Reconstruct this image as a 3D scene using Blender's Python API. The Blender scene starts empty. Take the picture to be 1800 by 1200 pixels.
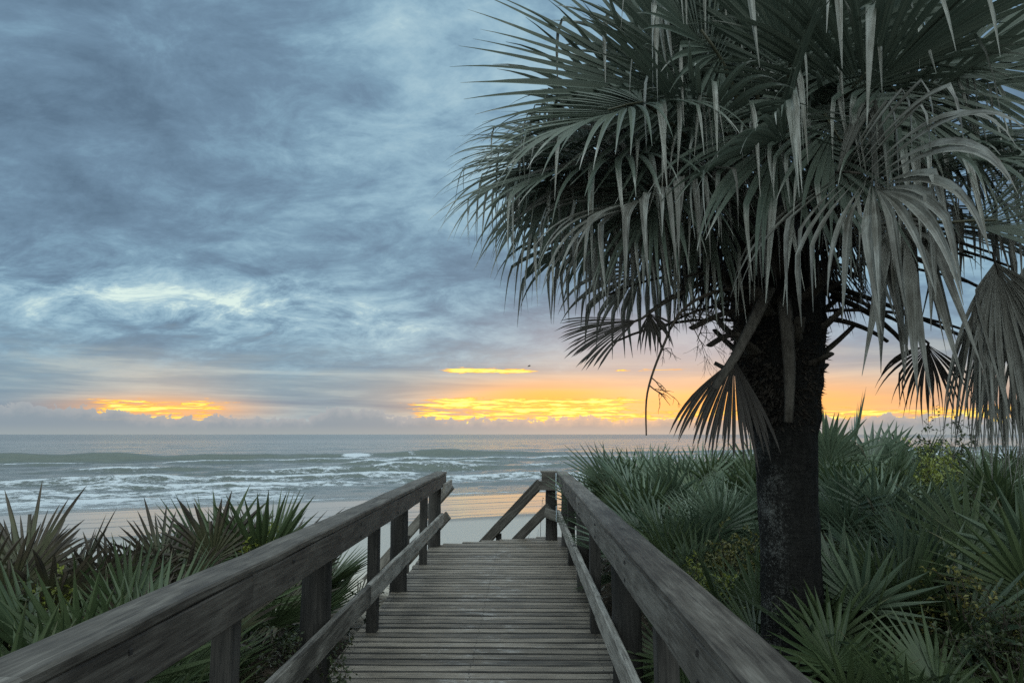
import bpy, bmesh, math, random
import numpy as np
from mathutils import Vector, Matrix, noise as mnoise
R = math.radians
S = bpy.context.scene
COL = S.collection
V = Vector
rng = random.Random(7)
DOWN = V((0, 0, -1)); UP = V((0, 0, 1))

# ------------------------------------------------------------------ camera
CAM = V((0, 0, 1.65)); F = 1300.0
cd = bpy.data.cameras.new('camera'); cam = bpy.data.objects.new('camera', cd); COL.objects.link(cam)
cam.location = CAM; cam.rotation_euler = (R(90 + 7.15), 0, R(0.88))
cd.sensor_width = 36; cd.lens = 26; cd.clip_start = 0.05; cd.clip_end = 100000
S.camera = cam
S.cycles.use_denoising = False
S.view_settings.view_transform = 'Standard'; S.view_settings.look = 'None'; S.view_settings.exposure = .12; S.view_settings.gamma = 1
CM = cam.rotation_euler.to_matrix()

def at(px, py, Y):
    """world point at world depth Y seen at pixel (px, py) of the 1800 x 1200 photograph"""
    d = CM @ V(((px - 900) / F, (600 - py) / F, -1))
    return CAM + d * (Y / d.y)

# ------------------------------------------------------------------ numpy noise
def vnoise(x, y, seed=0):
    x = np.asarray(x, float); y = np.asarray(y, float)
    xi = np.floor(x).astype(np.int64); yi = np.floor(y).astype(np.int64)
    fx = x - xi; fy = y - yi
    fx = fx * fx * (3 - 2 * fx); fy = fy * fy * (3 - 2 * fy)
    def h(a, b):
        n = (a * 374761393 + b * 668265263 + seed * 1442695041) & 0x7fffffff
        n = ((n ^ (n >> 13)) * 1274126177) & 0x7fffffff
        return ((n ^ (n >> 16)) & 0xffff) / 65535.0
    a = h(xi, yi) * (1 - fx) + h(xi + 1, yi) * fx
    b = h(xi, yi + 1) * (1 - fx) + h(xi + 1, yi + 1) * fx
    return a * (1 - fy) + b * fy
def fbm(x, y, o=4, seed=0):
    t = 0; a = .5; n = 0
    for k in range(o):
        t = t + a * vnoise(x * 2 ** k, y * 2 ** k, seed + k * 17); n += a; a *= .5
    return t / n
def sst(a, b, x):
    t = np.clip((np.asarray(x, float) - a) / (b - a), 0, 1)
    return t * t * (3 - 2 * t)

# ------------------------------------------------------------------ node helpers
def lin(r, g, b):
    f = lambda c: (c / 255 / 12.92) if c / 255 <= .04045 else ((c / 255 + .055) / 1.055) ** 2.4
    return (f(r), f(g), f(b), 1)
class NT:
    def __init__(s, tree): s.t = tree; s.n = tree.nodes; s.l = tree.links
    def node(s, ty, **kw):
        n = s.n.new(ty)
        for k, v in kw.items(): setattr(n, k, v)
        return n
    def put(s, sock, v):
        if v is None: return
        if isinstance(v, bpy.types.NodeSocket): s.l.new(v, sock)
        else: sock.default_value = v
    def m(s, op, a, b=None, c=None, clamp=False):
        n = s.node('ShaderNodeMath', operation=op, use_clamp=clamp)
        s.put(n.inputs[0], a); s.put(n.inputs[1], b); s.put(n.inputs[2], c)
        return n.outputs[0]
    def mix(s, f, a, b, bl='MIX'):
        n = s.node('ShaderNodeMix', data_type='RGBA', blend_type=bl)
        s.put(n.inputs[0], f); s.put(n.inputs[6], a); s.put(n.inputs[7], b)
        return n.outputs[2]
    def comb(s, x, y, z=0.0):
        n = s.node('ShaderNodeCombineXYZ')
        s.put(n.inputs[0], x); s.put(n.inputs[1], y); s.put(n.inputs[2], z)
        return n.outputs[0]
    def sep(s, v):
        n = s.node('ShaderNodeSeparateXYZ'); s.put(n.inputs[0], v); return n.outputs
    def noise(s, vec, sc=1.0, det=4.0, ro=.55, dist=0.0):
        n = s.node('ShaderNodeTexNoise'); s.put(n.inputs['Vector'], vec)
        n.inputs['Scale'].default_value = sc; n.inputs['Detail'].default_value = det
        n.inputs['Roughness'].default_value = ro; n.inputs['Distortion'].default_value = dist
        return n.outputs['Fac']
    def ss(s, v, a, b):
        n = s.node('ShaderNodeMapRange', interpolation_type='SMOOTHSTEP')
        s.put(n.inputs[0], v); n.inputs[1].default_value = a; n.inputs[2].default_value = b
        n.inputs[3].default_value = 0; n.inputs[4].default_value = 1
        return n.outputs[0]
    def ramp(s, v, pts):
        n = s.node('ShaderNodeValToRGB'); s.put(n.inputs[0], v)
        e = n.color_ramp.elements
        while len(e) < len(pts): e.new(.5)
        for k, (p, c) in enumerate(pts): e[k].position = p; e[k].color = c if len(c) == 4 else (*c, 1)
        return n.outputs[0]
    def attr(s, name, out='Fac'):
        n = s.node('ShaderNodeAttribute'); n.attribute_name = name; return n.outputs[out]
def mat(name):
    m = bpy.data.materials.new(name); m.use_nodes = True
    t = NT(m.node_tree); b = m.node_tree.nodes['Principled BSDF']
    return m, t, b
def bump(t, b, h, st=.5, d=.01):
    n = t.node('ShaderNodeBump'); n.inputs['Strength'].default_value = st; n.inputs['Distance'].default_value = d
    t.put(n.inputs['Height'], h); t.l.new(n.outputs[0], b.inputs['Normal'])

# ------------------------------------------------------------------ world: dawn sky under broken cloud
SUN_EL, SUN_AZ = 4.0, 2.5          # degrees above the sea, degrees clockwise of +Y
def build_world():
    w = bpy.data.worlds.new('World'); S.world = w; w.use_nodes = True
    t = NT(w.node_tree); t.n.clear()
    out = t.node('ShaderNodeOutputWorld')
    tc = t.node('ShaderNodeTexCoord'); D = tc.outputs['Generated']
    x, y, z = t.sep(D)
    el = t.m('MULTIPLY', t.m('ARCSINE', z), 57.2958)
    az = t.m('MULTIPLY', t.m('ARCTAN2', x, y), 57.2958)
    zz = t.m('ADD', t.m('MAXIMUM', z, 0.0), .30)
    p = t.comb(t.m('DIVIDE', x, zz), t.m('DIVIDE', y, zz), 0.0)
    gauss = lambda v, c, wd: t.m('POWER', 2.71828, t.m('MULTIPLY', t.m('POWER', t.m('ABSOLUTE', t.m('DIVIDE', t.m('SUBTRACT', v, c), wd)), 2.0), -1.0))
    mul = lambda *a: a[0] if len(a) == 1 else t.m('MULTIPLY', a[0], mul(*a[1:]))
    # stratocumulus sheet
    rot = t.node('ShaderNodeMapping'); t.put(rot.inputs['Vector'], p)
    rot.inputs['Rotation'].default_value = (0, 0, R(32)); rot.inputs['Scale'].default_value = (.85, 1.1, 1); rot.inputs['Location'].default_value = (3.1, 1.7, 0)
    q = rot.outputs[0]
    n1 = t.noise(q, 1.5, 9, .60, .25); n2 = t.noise(q, 5.5, 9, .68, .55); n3 = t.noise(q, 19, 7, .70, .5)
    n = t.m('ADD', t.m('ADD', t.m('MULTIPLY', n1, .58), t.m('MULTIPLY', n2, .30)), t.m('MULTIPLY', n3, .12))
    n = t.m('ADD', t.m('MULTIPLY', t.m('SUBTRACT', n, .5), 1.6), .484)
    n = t.m('SUBTRACT', n, t.m('MULTIPLY', t.ss(el, 11, 22), .035))
    # elevation trend: smooth lighter top, dark belly 14-22 deg, broken bright band 7-12 deg
    n = t.m('ADD', n, mul(gauss(el, 9.2, 2.2), gauss(az, -24.0, 14.0), t.m('MULTIPLY', t.m('SUBTRACT', n2, .40), 1.1)))
    n = t.m('ADD', n, mul(gauss(el, 14.2, 3.4), gauss(az, -12.0, 12.0), -.115))
    n = t.m('ADD', n, mul(gauss(el, 29.0, 5.0), gauss(az, -3.0, 8.0), .04))
    n = t.m('ADD', n, mul(gauss(el, 7.9, .8), gauss(az, -10.0, 6.0), t.m('MULTIPLY', n2, .15)))
    n = t.m('ADD', n, mul(gauss(el, 26.0, 5.0), gauss(az, -30.0, 9.0), -.035))
    n = t.m('ADD', n, mul(gauss(el, 15.0, 3.0), gauss(az, -1.5, 5.0), t.m('MULTIPLY', n2, .12)))
    col = t.ramp(n, [(.26, lin(81, 103, 123)), (.40, lin(97, 122, 143)), (.48, lin(109, 138, 158)), (.56, lin(127, 157, 174)), (.65, lin(146, 173, 185)), (.80, lin(192, 210, 204))])
    # lower sky: mauve stratus, then peach near the sunrise
    st = t.noise(t.comb(t.m('MULTIPLY', az, .05), t.m('MULTIPLY', el, .75), 2.0), 1.0, 6, .6, .4)
    low = t.ramp(st, [(.34, lin(102, 125, 143)), (.5, lin(124, 144, 155)), (.62, lin(156, 170, 172))])
    f_low = t.m('SUBTRACT', 1.0, t.ss(t.m('ADD', el, t.m('MULTIPLY', t.m('SUBTRACT', n2, .5), 7.0)), 3.6, 7.6))
    col = t.mix(t.m('MULTIPLY', f_low, .85), col, low)
    warm = t.m('MULTIPLY', mul(gauss(el, 2.5, 2.4), t.m('MAXIMUM', gauss(az, 12.0, 15.0), t.m('MULTIPLY', gauss(az, -26, 5), .25))), t.m('ADD', .30, t.m('MULTIPLY', st, 1.25)), clamp=True)
    col = t.mix(warm, col, lin(252, 200, 142))
    pink = mul(gauss(el, 6.5, 3.0), gauss(az, 12.0, 13.0), .6)
    col = t.mix(pink, col, lin(186, 166, 164))
    halo = t.m('MAXIMUM', mul(gauss(az, -26.0, 5.5), gauss(el, 1.8, .75), .85), t.m('MAXIMUM', mul(gauss(az, 2.0, 7.5), gauss(el, 2.5, 1.4), 1.15), mul(gauss(az, 18.0, 15.0), gauss(el, 2.2, 1.5), .95)))
    col = t.mix(t.m('MULTIPLY', halo, t.m('ADD', .45, t.m('MULTIPLY', st, .8)), clamp=True), col, lin(255, 174, 78))
    # burning gaps low over the sea
    sk = t.noise(t.comb(t.m('MULTIPLY', az, .13), t.m('MULTIPLY', el, 2.6), 5.0), 1.0, 7, .66, .9)
    sk2 = t.noise(t.comb(t.m('MULTIPLY', az, .5), t.m('MULTIPLY', el, 6.5), 1.0), 1.0, 6, .65, .9)
    box = lambda v, a, b, s_: t.m('MULTIPLY', t.ss(v, a - s_, a + s_), t.m('SUBTRACT', 1.0, t.ss(v, b - s_, b + s_)))
    g1 = mul(box(az, -31.0, -21.5, 2.5), box(el, .75, 2.55, .4))
    g2 = mul(box(az, -9.0, 9.5, 2.5), box(el, .6, 2.95, .5), 1.06)
    g3 = mul(box(az, -6.3, 1.2, 1.5), box(el, 4.65, 5.1, .3))
    g4 = mul(box(az, 7.0, 40.0, 3.0), box(el, .5, 1.9, .3), .95)
    g5 = mul(box(az, 3.5, 14.0, 2.0), box(el, 4.75, 5.0, .2), .55)
    g = t.m('MAXIMUM', t.m('MAXIMUM', g1, g2), t.m('MAXIMUM', g4, t.m('MAXIMUM', t.m('MULTIPLY', g3, 1.3), t.m('MULTIPLY', g5, 1.3))))
    gg = t.ss(t.m('ADD', t.m('ADD', t.m('MULTIPLY', g, .36), t.m('MULTIPLY', sk, .80)), t.m('MULTIPLY', sk2, .85)), 1.06, 1.34)
    gg = t.m('MULTIPLY', gg, t.ss(g, .05, .4))
    hot = t.ramp(gg, [(0, lin(232, 170, 108)), (.30, lin(232, 156, 74)), (.58, lin(248, 204, 84)), (1, (.95, .84, .22, 1))])
    col = t.mix(t.ss(gg, 0, .5), col, hot)
    # towering cumulus along the horizon
    bx = t.comb(t.m('MULTIPLY', az, .33), 0.0, 0.0)
    b1 = t.noise(bx, 1.0, 2, .5); b2 = t.noise(t.comb(t.m('MULTIPLY', az, 1.7), t.m('MULTIPLY', el, 1.9), 3.0), 1.0, 5, .6, .3)
    top = t.m('ADD', t.m('ADD', .42, t.m('MULTIPLY', b1, 1.5)), t.m('MULTIPLY', t.m('SUBTRACT', b2, .5), 1.7))
    top = t.m('ADD', top, mul(gauss(az, -33, 4.5), .75)); top = t.m('ADD', top, mul(gauss(az, -13, 3.0), .8))
    d = t.m('SUBTRACT', top, el)
    bank = t.ss(d, -.06, .10)
    lit = t.ss(t.m('SUBTRACT', d, t.m('MULTIPLY', b2, .7)), -.5, .55)
    sunny = t.m('MAXIMUM', gauss(az, 12, 14), t.m('MULTIPLY', gauss(az, -25, 8), .15))
    bc = t.mix(lit, t.mix(sunny, lin(144, 152, 158), lin(206, 170, 142)), t.mix(sunny, lin(122, 136, 146), lin(152, 144, 140)))
    bc = t.mix(t.m('SUBTRACT', 1.0, t.ss(el, 0, .8)), bc, t.mix(sunny, lin(134, 145, 149), lin(166, 158, 150)))
    col = t.mix(t.m('MULTIPLY', bank, .97), col, bc)
    # the unseen sky overhead and inland is brightened and greyed to light the foreground
    lm = t.m('MAXIMUM', t.ss(el, 36, 75), t.ss(y, .15, -.7))
    col = t.mix(t.m('MULTIPLY', lm, .85), col, (.236, .258, .250, 1))
    lift = t.m('ADD', 1.0, t.m('ADD', t.m('MULTIPLY', t.ss(el, 36, 72), 3.8), t.m('MULTIPLY', t.ss(y, .15, -.7), 3.2)))
    vm = t.node('ShaderNodeVectorMath', operation='SCALE'); t.put(vm.inputs[0], col); t.put(vm.inputs['Scale'], lift)
    bg1 = t.node('ShaderNodeBackground'); t.put(bg1.inputs[0], vm.outputs[0]); bg1.inputs[1].default_value = 1.25
    sky = t.node('ShaderNodeTexSky', sky_type='NISHITA', sun_disc=False)
    sky.sun_elevation = R(SUN_EL); sky.sun_rotation = R(SUN_AZ)
    bg2 = t.node('ShaderNodeBackground'); t.put(bg2.inputs[0], sky.outputs[0]); bg2.inputs[1].default_value = .1
    mx = t.node('ShaderNodeMixShader'); mx.inputs[0].default_value = .98
    t.l.new(bg2.outputs[0], mx.inputs[1]); t.l.new(bg1.outputs[0], mx.inputs[2]); t.l.new(mx.outputs[0], out.inputs[0])
build_world()
sl = bpy.data.lights.new('sun', 'SUN'); sl.energy = .25; sl.angle = R(100); sl.color = (1, .80, .58)
so = bpy.data.objects.new('sun', sl); COL.objects.link(so)
sd = V((math.sin(R(SUN_AZ)) * math.cos(R(SUN_EL)), math.cos(R(SUN_AZ)) * math.cos(R(SUN_EL)), math.sin(R(SUN_EL))))
so.rotation_euler = (-sd).to_track_quat('-Z', 'Y').to_euler()

# ------------------------------------------------------------------ object helpers
def link(name, me, parent=None):
    o = bpy.data.objects.new(name, me); COL.objects.link(o)
    if parent is not None: o.parent = parent
    return o
def tag(o, label=None, cat=None, group=None, kind=None):
    if label: o['label'] = label
    if cat: o['category'] = cat
    if group: o['group'] = group
    if kind: o['kind'] = kind
    return o
def empty(name, loc, label, cat, group=None):
    o = bpy.data.objects.new(name, None); COL.objects.link(o); o.location = loc; o.empty_display_size = .1
    return tag(o, label, cat, group)
class MB:
    """vertices, faces, uv (along, across, in metres), one float attribute 'tone' and a colour 'leaf'"""
    def __init__(s): s.v = []; s.f = []; s.uv = []; s.tone = []; s.lf = []; s.mi = []
    def face(s, idx, uv=None, mi=0):
        s.f.append(tuple(idx)); s.uv.extend(uv if uv else [(0, 0)] * len(idx)); s.mi.append(mi)
    def vert(s, p, tone=.5, lf=(0, 0, 0)):
        s.v.append(tuple(p)); s.tone.append(tone); s.lf.append((*lf, 1)); return len(s.v) - 1
    def board(s, a, b, w, h, up=UP, seg=0.35, wob=.003, ch=.005, tone=None, mi=0, edge=None, taper=1.0, enddark=True, rag=0.0):
        """timber from a to b, w wide across, h along up, chamfered, gently uneven"""
        a = V(a); b = V(b); d = (b - a); L = d.length; d.normalize()
        x = d.cross(up).normalized(); u = x.cross(d).normalized()
        tone = rng.random() if tone is None else tone
        n = max(1, int(L / seg)); ou = rng.random() * 50; ov = rng.random() * 50
        c = min(ch, w * .3, h * .3)
        prof = [(-w/2 + c, -h/2), (w/2 - c, -h/2), (w/2, -h/2 + c), (w/2, h/2 - c), (w/2 - c, h/2), (-w/2 + c, h/2), (-w/2, h/2 - c), (-w/2, -h/2 + c)]
        per = [0]
        for k in range(8):
            p, q = prof[k], prof[(k + 1) % 8]; per.append(per[-1] + math.hypot(p[0] - q[0], p[1] - q[1]))
        rings = []
        for i in range(n + 1):
            f = i / n; ce = a + d * (L * f); tp = 1 + (taper - 1) * f
            ww = wob * (0 if n < 2 else 1)
            jx, jy = ww * (rng.random() - .5) * 2, ww * (rng.random() - .5) * 2
            end = rag * (rng.random() - .5) if i in (0, n) else 0
            rings.append([s.vert(ce + d * end * (1 if k in (1, 2, 3, 4) else -.4) + x * (px * tp + jx + ww * .4 * (rng.random() - .5)) + u * (py * tp + jy + ww * .4 * (rng.random() - .5)), tone) for k, (px, py) in enumerate(prof)])
        for i in range(n):
            u0, u1 = L * i / n + ou, L * (i + 1) / n + ou
            for k in range(8):
                k2 = (k + 1) % 8
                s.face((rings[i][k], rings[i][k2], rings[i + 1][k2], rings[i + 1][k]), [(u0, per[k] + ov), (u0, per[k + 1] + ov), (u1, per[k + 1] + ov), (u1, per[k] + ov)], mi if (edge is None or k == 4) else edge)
        for r, rev in ((rings[0], True), (rings[-1], False)):
            idx = list(reversed(r)) if rev else r
            s.face(idx, [(ou + prof[k][0] * .2, ov + prof[k][1] * 1.0) for k in (reversed(range(8)) if rev else range(8))], mi)
    def pole(s, a, b, r0, r1, ns=14, seg=.2, wob=.004, tone=None, mi=0, cap=True):
        a = V(a); b = V(b); s.tube([a.lerp(b, i / max(1, round((b - a).length / seg))) for i in range(max(1, round((b - a).length / seg)) + 1)], r0, r1, ns, wob, tone, mi, cap)
    def tube(s, pts, r0, r1, ns=8, wob=0, tone=None, mi=0, cap=True, flat=1.0, lf=(0, 0, 0), up=None):
        tone = rng.random() if tone is None else tone
        n = len(pts); ou = rng.random() * 30; prev = None; L = 0; rings = []
        for i, p in enumerate(pts):
            p = V(p); d = (V(pts[min(i + 1, n - 1)]) - V(pts[max(i - 1, 0)])).normalized()
            ref = up if up is not None else (V((0, 0, 1)) if abs(d.z) < .9 else V((1, 0, 0)))
            x = d.cross(ref).normalized(); y = x.cross(d)
            if i: L += (p - V(pts[i - 1])).length
            r = r0 + (r1 - r0) * i / (n - 1) if not callable(r0) else r0(i / (n - 1))
            ring = []
            for k in range(ns):
                an = 2 * math.pi * k / ns; rr = r + wob * (rng.random() - .5) * 2
                ring.append(s.vert(p + x * math.cos(an) * rr + y * math.sin(an) * rr * flat, tone, lf))
            rings.append((ring, L, r))
        for i in range(n - 1):
            (a, la, ra), (b, lb, rb) = rings[i], rings[i + 1]
            for k in range(ns):
                k2 = (k + 1) % ns; c = 2 * math.pi * max(ra, .004)
                s.face((a[k], a[k2], b[k2], b[k]), [(la + ou, c * k / ns), (la + ou, c * (k + 1) / ns), (lb + ou, c * (k + 1) / ns), (lb + ou, c * k / ns)], mi)
        if cap:
            s.face(list(reversed(rings[0][0])), None, mi); s.face(rings[-1][0], None, mi)
    def mesh(s, name, mats, smooth=False):
        me = bpy.data.meshes.new(name); me.from_pydata(s.v, [], s.f)
        uv = me.uv_layers.new(name='UVMap'); uv.data.foreach_set('uv', np.array(s.uv, 'f').ravel())
        at_ = me.attributes.new('tone', 'FLOAT', 'POINT'); at_.data.foreach_set('value', np.array(s.tone, 'f'))
        ac = me.attributes.new('leaf', 'FLOAT_COLOR', 'POINT'); ac.data.foreach_set('color', np.array(s.lf, 'f').ravel())
        for m in mats: me.materials.append(m)
        me.polygons.foreach_set('material_index', s.mi)
        if smooth: me.polygons.foreach_set('use_smooth', [True] * len(s.f))
        me.update(); return me
    def build(s, name, mats, parent=None, smooth=False):
        return link(name, s.mesh(name, mats if isinstance(mats, (list, tuple)) else [mats], smooth), parent)

# ------------------------------------------------------------------ materials
def wood(name, dark, mid, light, rough=.7, scuff=0.0, spec=.35):
    m, t, b = mat(name)
    uv = t.node('ShaderNodeUVMap').outputs[0]; u, v, _ = t.sep(uv)
    tone = t.attr('tone')
    g1 = t.noise(t.comb(t.m('MULTIPLY', u, 3.2), t.m('MULTIPLY', v, 85), tone), 1, 5, .65, .6)
    g2 = t.noise(t.comb(t.m('MULTIPLY', u, 2.0), t.m('MULTIPLY', v, 18), tone), 1, 4, .6, 1.2)
    bl = t.noise(t.comb(t.m('MULTIPLY', u, 2.2), t.m('MULTIPLY', v, 5), 3.0), 1, 4, .6)
    f = t.m('ADD', t.m('ADD', t.m('MULTIPLY', g1, .42), t.m('MULTIPLY', g2, .40)), t.m('MULTIPLY', bl, .34))
    f = t.m('ADD', f, t.m('MULTIPLY', t.m('SUBTRACT', tone, .5), .17))
    c = t.ramp(f, [(.44, dark), (.57, mid), (.72, light)])
    # knots
    vo = t.node('ShaderNodeTexVoronoi'); t.put(vo.inputs['Vector'], t.comb(t.m('MULTIPLY', u, 1.5), t.m('MULTIPLY', v, 4.2), 0)); vo.inputs['Scale'].default_value = 1
    kn = t.m('SUBTRACT', 1.0, t.ss(t.m('ADD', vo.outputs['Distance'], t.m('MULTIPLY', t.m('SUBTRACT', g2, .5), .10)), .06, .15))
    kn = t.m('MULTIPLY', kn, t.ss(t.noise(vo.outputs['Position'], 7, 0), .45, .6))
    c = t.mix(t.m('MULTIPLY', kn, .9), c, (dark[0] * .5, dark[1] * .5, dark[2] * .5, 1))
    # fine checks (splits) along the grain
    ck = t.noise(t.comb(t.m('MULTIPLY', u, 2.0), t.m('MULTIPLY', v, 120), 9.0), 1, 2, .5, .3)
    chk = t.m('SUBTRACT', 1.0, t.ss(ck, .27, .34))
    c = t.mix(t.m('MULTIPLY', chk, .75), c, (.008, .008, .008, 1))
    h = t.m('SUBTRACT', f, t.m('MULTIPLY', chk, .5))
    if scuff:
        P = t.node('ShaderNodeNewGeometry').outputs['Position']; X, Yp, Z = t.sep(P)
        sc = t.noise(P, 2.6, 8, .72, .8); fine = t.noise(t.comb(t.m('MULTIPLY', X, 9), t.m('MULTIPLY', Yp, 40), 0), 1, 5, .7, 1.0)
        mid_ = t.m('POWER', 2.718, t.m('MULTIPLY', t.m('POWER', t.m('ABSOLUTE', t.m('DIVIDE', t.m('ADD', X, .35), .55)), 2.0), -1))
        w = t.m('MULTIPLY', t.ss(t.m('ADD', t.m('ADD', t.m('MULTIPLY', sc, .55), t.m('MULTIPLY', fine, .45)), t.m('MULTIPLY', mid_, .10)), .60, .72), scuff)
        c = t.mix(w, c, (.46, .45, .43, 1))
    t.put(b.inputs['Base Color'], c); b.inputs['Roughness'].default_value = rough
    b.inputs['Specular IOR Level'].default_value = spec
    t.put(b.inputs['Roughness'], t.m('ADD', rough - .12, t.m('MULTIPLY', g2, .25)))
    bump(t, b, h, .55, .006)
    return m
M_RAIL = wood('weathered_rail_wood', (.026, .022, .017, 1), (.078, .070, .058, 1), (.175, .162, .140, 1))
M_SIDE = wood('shaded_side_board_wood', (.019, .016, .013, 1), (.052, .045, .037, 1), (.110, .099, .083, 1))  # left board's shade, from the vegetation it faces, put into the colour
M_DECK = wood('weathered_deck_wood', (.036, .029, .020, 1), (.118, .097, .071, 1), (.232, .195, .150, 1), .6, .42, .45)
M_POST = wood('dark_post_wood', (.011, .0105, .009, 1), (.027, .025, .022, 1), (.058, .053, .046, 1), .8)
M_LOW = wood('bleached_rail_wood', (.045, .041, .034, 1), (.150, .138, .118, 1), (.33, .31, .27, 1), .75)
M_NAIL, t_, b_ = mat('rusty_nail'); b_.inputs['Base Color'].default_value = (.012, .010, .009, 1); b_.inputs['Roughness'].default_value = .7
M_PVC, t_, b_ = mat('pale_plastic'); b_.inputs['Base Color'].default_value = (.50, .60, .66, 1); b_.inputs['Roughness'].default_value = .35

def leaf_mat(name, green, green2, dry, dry2, tip=.6, trans=.18, rough=.5, dead=0.0):
    m, t, b = mat(name)
    c3 = t.attr('leaf', 'Color'); sx = t.node('ShaderNodeSeparateColor'); t.put(sx.inputs[0], c3)
    along, rnd, dd = sx.outputs[0], sx.outputs[1], sx.outputs[2]
    ob = t.node('ShaderNodeObjectInfo').outputs['Random']
    uv = t.node('ShaderNodeUVMap').outputs[0]; u, v, _ = t.sep(uv)
    st = t.noise(t.comb(t.m('MULTIPLY', u, 2.5), t.m('MULTIPLY', v, 260), rnd), 1, 4, .65)
    bl = t.noise(t.comb(t.m('MULTIPLY', u, 7), t.m('MULTIPLY', v, 30), rnd), 1, 4, .65)
    g = t.mix(t.m('ADD', t.m('MULTIPLY', rnd, .5), t.m('MULTIPLY', ob, .5)), (*green, 1), (*green2, 1))
    g = t.mix(t.m('MULTIPLY', t.ss(st, .40, .68), .45), g, (green2[0] * 1.5, green2[1] * 1.35, green2[2] * 1.3, 1))
    d = t.mix(t.ss(t.m('ADD', t.m('MULTIPLY', st, .55), t.m('MULTIPLY', bl, .5)), .38, .66), (*dry2, 1), (*dry, 1))
    f = t.m('ADD', t.m('ADD', along, t.m('MULTIPLY', t.m('SUBTRACT', rnd, .5), .30)), t.m('MULTIPLY', t.m('SUBTRACT', bl, .5), .55))
    f = t.ss(f, tip, tip + .3)
    f = t.m('MAXIMUM', f, dd)
    c = t.mix(f, g, d)
    spots = t.ss(t.noise(t.comb(t.m('MULTIPLY', u, 26), t.m('MULTIPLY', v, 90), ob), 1, 3, .6), .64, .72)
    c = t.mix(t.m('MULTIPLY', spots, .5), c, (dry2[0] * .6, dry2[1] * .6, dry2[2] * .6, 1))
    t.put(b.inputs['Base Color'], c); b.inputs['Roughness'].default_value = rough; b.inputs['Specular IOR Level'].default_value = .4
    bump(t, b, st, .25, .002)
    tr = t.node('ShaderNodeBsdfTranslucent'); t.put(tr.inputs[0], c)
    mx = t.node('ShaderNodeMixShader'); mx.inputs[0].default_value = trans
    out = t.n['Material Output']
    t.l.new(b.outputs[0], mx.inputs[1]); t.l.new(tr.outputs[0], mx.inputs[2]); t.l.new(mx.outputs[0], out.inputs[0])
    return m
M_SABAL = leaf_mat('cabbage_palm_leaf', (.042, .062, .046), (.098, .124, .096), (.46, .47, .43), (.17, .16, .13), .86)
M_DEADF = leaf_mat('dead_palm_leaf', (.10, .10, .078), (.15, .148, .12), (.26, .265, .238), (.070, .065, .052), .3)
M_DEADB = leaf_mat('dark_dead_palm_leaf', (.02, .016, .012), (.03, .025, .02), (.048, .041, .033), (.018, .015, .012), .3)
M_PALM = leaf_mat('saw_palmetto_leaf', (.022, .042, .015), (.076, .108, .048), (.20, .165, .11), (.06, .042, .03), .93, .15, .48)
M_PALMB = leaf_mat('blue_saw_palmetto_leaf', (.034, .062, .036), (.145, .195, .128), (.20, .17, .12), (.06, .045, .035), .95, .12, .36)
M_PALMD = leaf_mat('dry_saw_palmetto_leaf', (.052, .064, .032), (.088, .086, .044), (.088, .072, .048), (.030, .025, .021), .40, .12, .6)
M_STALK, t_, b_ = mat('palm_leaf_stalk')
ob_ = t_.node('ShaderNodeObjectInfo').outputs['Random']
t_.put(b_.inputs['Base Color'], t_.mix(t_.noise(t_.node('ShaderNodeTexCoord').outputs['Object'], 9, 4), (.035, .045, .025, 1), (.11, .10, .062, 1))); b_.inputs['Roughness'].default_value = .55
def fibrous(name, dark, light, sc=(26, 26, 3), rough=.85):
    m, t, b = mat(name)
    o = t.node('ShaderNodeTexCoord').outputs['Object']
    mp = t.node('ShaderNodeMapping'); t.put(mp.inputs[0], o); mp.inputs['Scale'].default_value = sc
    n = t.noise(mp.outputs[0], 1, 6, .65, .5); n2 = t.noise(o, 14, 5, .7)
    f = t.m('ADD', t.m('MULTIPLY', n, .6), t.m('MULTIPLY', n2, .45))
    t.put(b.inputs['Base Color'], t.ramp(f, [(.38, (*dark, 1)), (.68, (*light, 1))])); b.inputs['Roughness'].default_value = rough
    b.inputs['Specular IOR Level'].default_value = .2
    bump(t, b, f, .8, .01); return m
M_BOOT = fibrous('dried_leaf_base', (.020, .017, .013), (.085, .075, .062))
M_STRAP = fibrous('old_grey_leaf_stalk', (.032, .028, .023), (.105, .096, .082), (40, 40, 4))
M_FIBRE = fibrous('palm_fibre', (.012, .010, .008), (.05, .042, .034))
M_TWIG = fibrous('dead_twig', (.03, .025, .02), (.085, .07, .055))
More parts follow.
